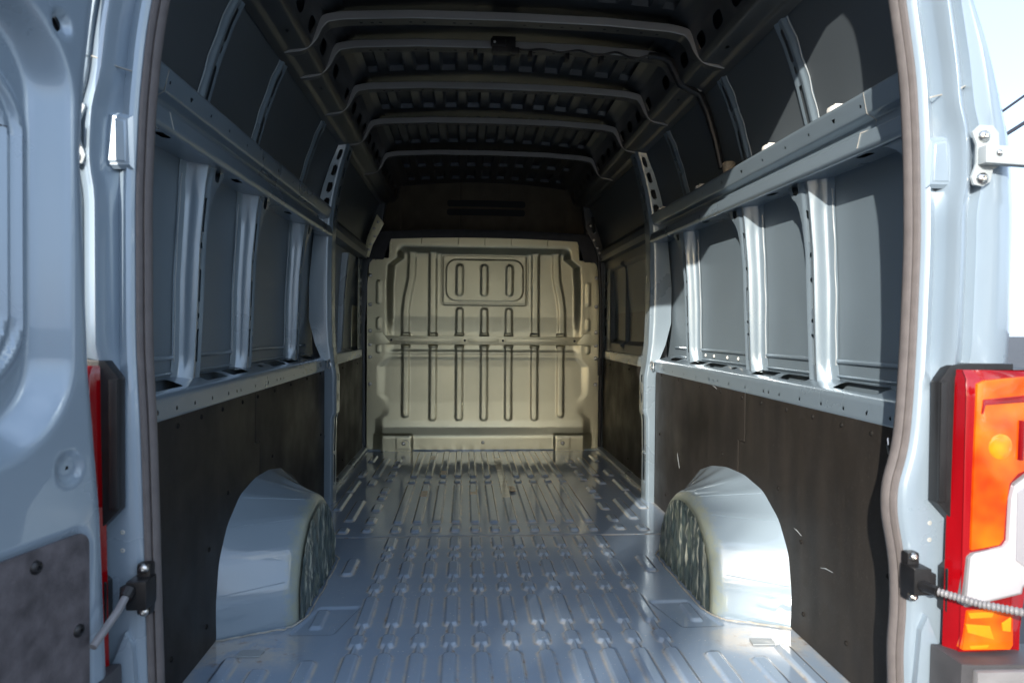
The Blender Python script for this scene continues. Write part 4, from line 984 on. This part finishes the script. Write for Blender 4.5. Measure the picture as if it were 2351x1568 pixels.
# rear doors ------------------------------------------------------------------------
def door(s):
    a = R(13.5) if s < 0 else R(20); p0 = np.array([s*(.79 if s < 0 else 1.02), 1.2, 0.]); dirv = np.array([s*math.sin(a), -math.cos(a), 0]); nin = np.array([-s*math.cos(a), -math.sin(a), 0])
    t0z = lambda z: ip(z, [-.05, .323, .625, .882, .93, 1.246, 1.383, 1.512, 1.62, 2.08], [-.06, -.048, -.033, -.007, -.005, .009, -.001, -.02, -.05, -.15])
    # deep window-sized recess with stepped edge
    def h(t, z):
        d = rbox(t, z, .42, 1.11, .385, .355, .15)
        hh = -.044*smooth01(.5-(d+.016)/.060)
        d2 = rbox(t, z, .42, 1.105, .325, .245, .10); hh = hh+.014*np.exp(-(d2/.010)**2)
        d3 = rbox(t, z, .42, 1.108, .300, .225, .09); hh = hh+.012*np.exp(-(d3/.009)**2)
        d5 = rbox(t, z, .42, 1.11, .272, .20, .08); hh = hh-.012*smooth01(.5-d5/.012)
        hh = hh-.006*smooth01(.5-(np.hypot(t-.037, z-.722)-.024)/.008)
        hh = hh-.008*smooth01(.5-(np.hypot(t-.050, z-1.440)-.016)/.01)
        d4 = rbox(t, z, .42, .33, .424, .285, .03); hh = hh-.005*smooth01(.5-d4/.006)
        return hh
    def hole(u, z): return np.minimum(np.hypot(u-.037, z-.722)-.004, np.hypot((u-.054), (z-1.438)*.75)-.0085)
    def pos(t, z):
        e = smooth01((t-t0z(z))/.012) ; tt = np.maximum(t, t0z(z)); k = h(t, z)-.006*(1-e)
        return (p0[0]+dirv[0]*tt+nin[0]*k, p0[1]+dirv[1]*tt+nin[1]*k, z)
    me = sheet('rear_door', lin(-.06, .80, .0062), lin(-.02, 2.05, .0072), pos, hole, flip=(s > 0), ang=60, cell=.006)
    o = link('rear_door', me, M['paint'], van, label='%s rear door swung open' % ('left' if s < 0 else 'right'))
    # outer skin
    v = []; f = []
    zz = lin(-.05, 2.08, .05)
    for z in zz:
        e = float(t0z(z))
        for (t, k) in ((e+.001, -.008), (e+.004, -.03), (e+.02, -.062), (.4, -.075), (.80, -.062), (.805, -.04), (.80, -.004)): q = p0+dirv*t+nin*k; v.append((q[0], q[1], z))
    for i in range(len(zz)-1):
        for j in range(6):
            q = (i*7+j, i*7+j+1, (i+1)*7+j+1, (i+1)*7+j); f.append(q if s < 0 else q[::-1])
    f.append(tuple(range(7))); f.append(tuple((len(zz)-1)*7+k for k in range(7)))
    link('outer_skin', mk_mesh('outer_skin', v, f, True, 40), M['paint'], o)
    P = lambda t, z, k: tuple(p0+dirv*t+nin*k+np.array([0, 0, z]))
    # dark backing behind the holes, gasket round the blanked window
    bx = MB()
    for (t, z) in ((.037, .722), (.054, 1.438)):
        bx.tube([P(t, z, -.022), P(t, z, -.028)], .02, 10)
    bx.build('hole_backing', M['void'], o)
    pts = []
    for th in np.linspace(0, 2*math.pi, 97):
        c_, s_ = math.cos(th), math.sin(th); e = 3.2
        pts.append(P(.42+.268*math.copysign(abs(c_)**(2/e), c_), 1.11+.196*math.copysign(abs(s_)**(2/e), s_), -.052))
    MB().tube(pts, .0042, 6).build('gasket', M['black'], o)
    MB().tube([P(.118, 1.257, -.033), P(.150, 1.258, -.045)], .0018, 5).build('seam', M['void'], o)
    # lining board with rounded corners
    pol = []
    for cx_, cz_, a0 in ((.82, .585, 0), (.022, .585, 90), (.022, .08, 180), (.82, .08, 270)):
        for k in range(5):
            th = R(a0+k*22.5); pol.append((cx_+.024*math.cos(th), cz_+.024*math.sin(th)))
    v = [P(t, z, -.0035) for t, z in pol]+[P(t, z, .002) for t, z in pol]; n = len(pol)
    f = [tuple(range(n, 2*n)), tuple(range(n))[::-1]]+[(i, (i+1) % n, n+(i+1) % n, n+i) for i in range(n)]
    bd = link('lining_board', mk_mesh('lining_board', v, f, True, 40), M['doorboard'], o)
    for (t, z) in ((.105, .582), (.022, .448), (.3, .585), (.022, .2)):
        put_screw(bd, P(t, z, .002), tuple(round(float(x), 4) for x in nin), .011, 'black', .006)
M['doorboard'] = mat('grey_felt_board', (0.095, 0.086, 0.092), 0.8, var=0.4, vscale=28, bump=0.6, bscale=220)
for s in (-1, 1): door(s)

# wheels carrying the rear --------------------------------------------------------------
def wheel(s):
    v = []; f = []; prof = [(.70, .20), (.72, .33), (.745, .345), (.88, .345), (.905, .33), (.915, .20)]; n = 28
    for k in range(n):
        t = 2*math.pi*k/n
        for (x, r) in prof: v.append((s*x, 2.68+r*math.cos(t), GZ+.345+r*math.sin(t)))
    m_ = len(prof)
    for k in range(n):
        for j in range(m_-1): f.append((k*m_+j, k*m_+j+1, ((k+1) % n)*m_+j+1, ((k+1) % n)*m_+j))
    o = link('wheel', mk_mesh('wheel', v, f), M['tyre'], van)
    MB().tube([(s*.71, 2.68, GZ+.345), (s*.89, 2.68, GZ+.345)], .205, 24).build('rim', M['steel'], o)
for s in (-1, 1): wheel(s)

# far overhead cables beside the van -------------------------------------------------------
def cable(p_a, p_b, r, label, sag):
    P0, P1 = Vector(p_a), Vector(p_b); pts = []
    for k in range(41):
        t = k/40; q = P0.lerp(P1, t); q.z -= sag*4*t*(1-t); pts.append(q)
    o = MB().tube(pts, r, 6).build('overhead_cable', M['wire'], None); o['label'] = label; o['category'] = 'cable'; o['group'] = 'overhead cables beside the van'
a1, b1_ = at(2306, 253, 1, 15), at(2351, 221, 1, 15.4)
a2, b2_ = at(2318, 304, 1, 15), at(2351, 283, 1, 15.4)
d1 = (b1_-a1)/np.linalg.norm(b1_-a1); d2 = (b2_-a2)/np.linalg.norm(b2_-a2)
cable(a1-d1*5.0, a1+d1*9, .030, 'upper dark cable crossing the sky right of the van', 0)
cable(a2-d2*5.0, a2+d2*9, .045, 'lower thicker dark cable crossing the sky right of the van', 0)
def pole(x, y, z1, label):
    o = MB().tube([(x, y, GZ-.3), (x, y, GZ+3), (x, y, z1)], [.15, .14, .11], 14).build('utility_pole', M['wood'], None); o['label'] = label; o['category'] = 'pole'

for (p, lb) in ((a1-d1*5.0, 'short wooden pole behind the right side of the van'), (a1+d1*9, 'tall wooden pole right of the van')): pole(p[0], p[1], p[2]+.15, lb)
def tree(x, y, h, rad, label, n=9000, seed=1):
    g = np.random.default_rng(seed)
    t = link('tree', None, None, None, (x, y, GZ)); t['label'] = label; t['category'] = 'tree'; t['group'] = 'trees behind the parked van'
    b = MB().tube([(x, y, GZ-.2), (x+.05, y, GZ+h*.3), (x-.05, y+.05, GZ+h*.62), (x, y, GZ+h*.85)], [.17, .13, .09, .04], 10)
    for k in range(6):
        a = k*1.05+seed; z0 = GZ+h*(.3+.08*k); b.tube([(x, y, z0), (x+math.cos(a)*rad*.4, y+math.sin(a)*rad*.4, z0+.5), (x+math.cos(a)*rad*.75, y+math.sin(a)*rad*.75, z0+1.0)], [.06, .04, .015], 6)
    b.build('trunk', M['wood'], t)
    cz = GZ+h*.62; hz = h*.38; C = []
    while len(C) < 110:
        q = g.uniform(-1, 1, 3)
        if np.linalg.norm(q) < 1: C.append(q*[rad*.9, rad*.9, hz*.92])
    C = np.array(C); idx = g.integers(0, len(C), n); P = C[idx]+g.normal(0, .22, (n, 3))+[x, y, cz]
    d1_ = g.normal(size=(n, 3)); d1_ /= np.linalg.norm(d1_, axis=1)[:, None]; d2_ = g.normal(size=(n, 3)); d2_ = np.cross(d1_, d2_); d2_ /= np.linalg.norm(d2_, axis=1)[:, None]
    sz = g.uniform(.07, .13, (n, 1)); V = np.stack([P-d1_*sz*1.5, P-d2_*sz*.6, P+d1_*sz*1.5, P+d2_*sz*.6], 1).reshape(-1, 3)
    link('crown', fast_mesh('crown', V, np.arange(4*n).reshape(n, 4), False), M['leaf'], t)
M['leaf'] = mat('leaf', (0.055, 0.085, 0.03), 0.55, var=0.4, vscale=3)
tree(-8.8, -14, 7.85, 2.4, 'bushy green tree behind the camera, in line with the low sun', 12000, 3)
tree(-3.2, -17, 6.2, 2.3, 'smaller bushy green tree behind the camera, middle of the three', 8000, 5)
tree(3.5, -18, 7.0, 2.6, 'bushy green tree behind the camera, on the side of the right door', 8000, 8)

bdR = [o for o in van.children if o.name.startswith('lining_board')]
tgt = max((o for o in bdR), key=lambda o: 0)
for (xa, ya_, xb, yb_) in ((1823, 1212, 1840, 1230), (1884, 1303, 1912, 1314), (1555, 1040, 1560, 1075), (1636, 886, 1646, 893)):
    q0, q1 = at(xa, ya_, 0, .9015), at(xb, yb_, 0, .9015)
    MB().tube([q0, (q0+q1)/2+np.array([0, .004, .003]), q1], [.0005, .0016, .0007], 6).build('scuff_mark', M['hinge'], van)
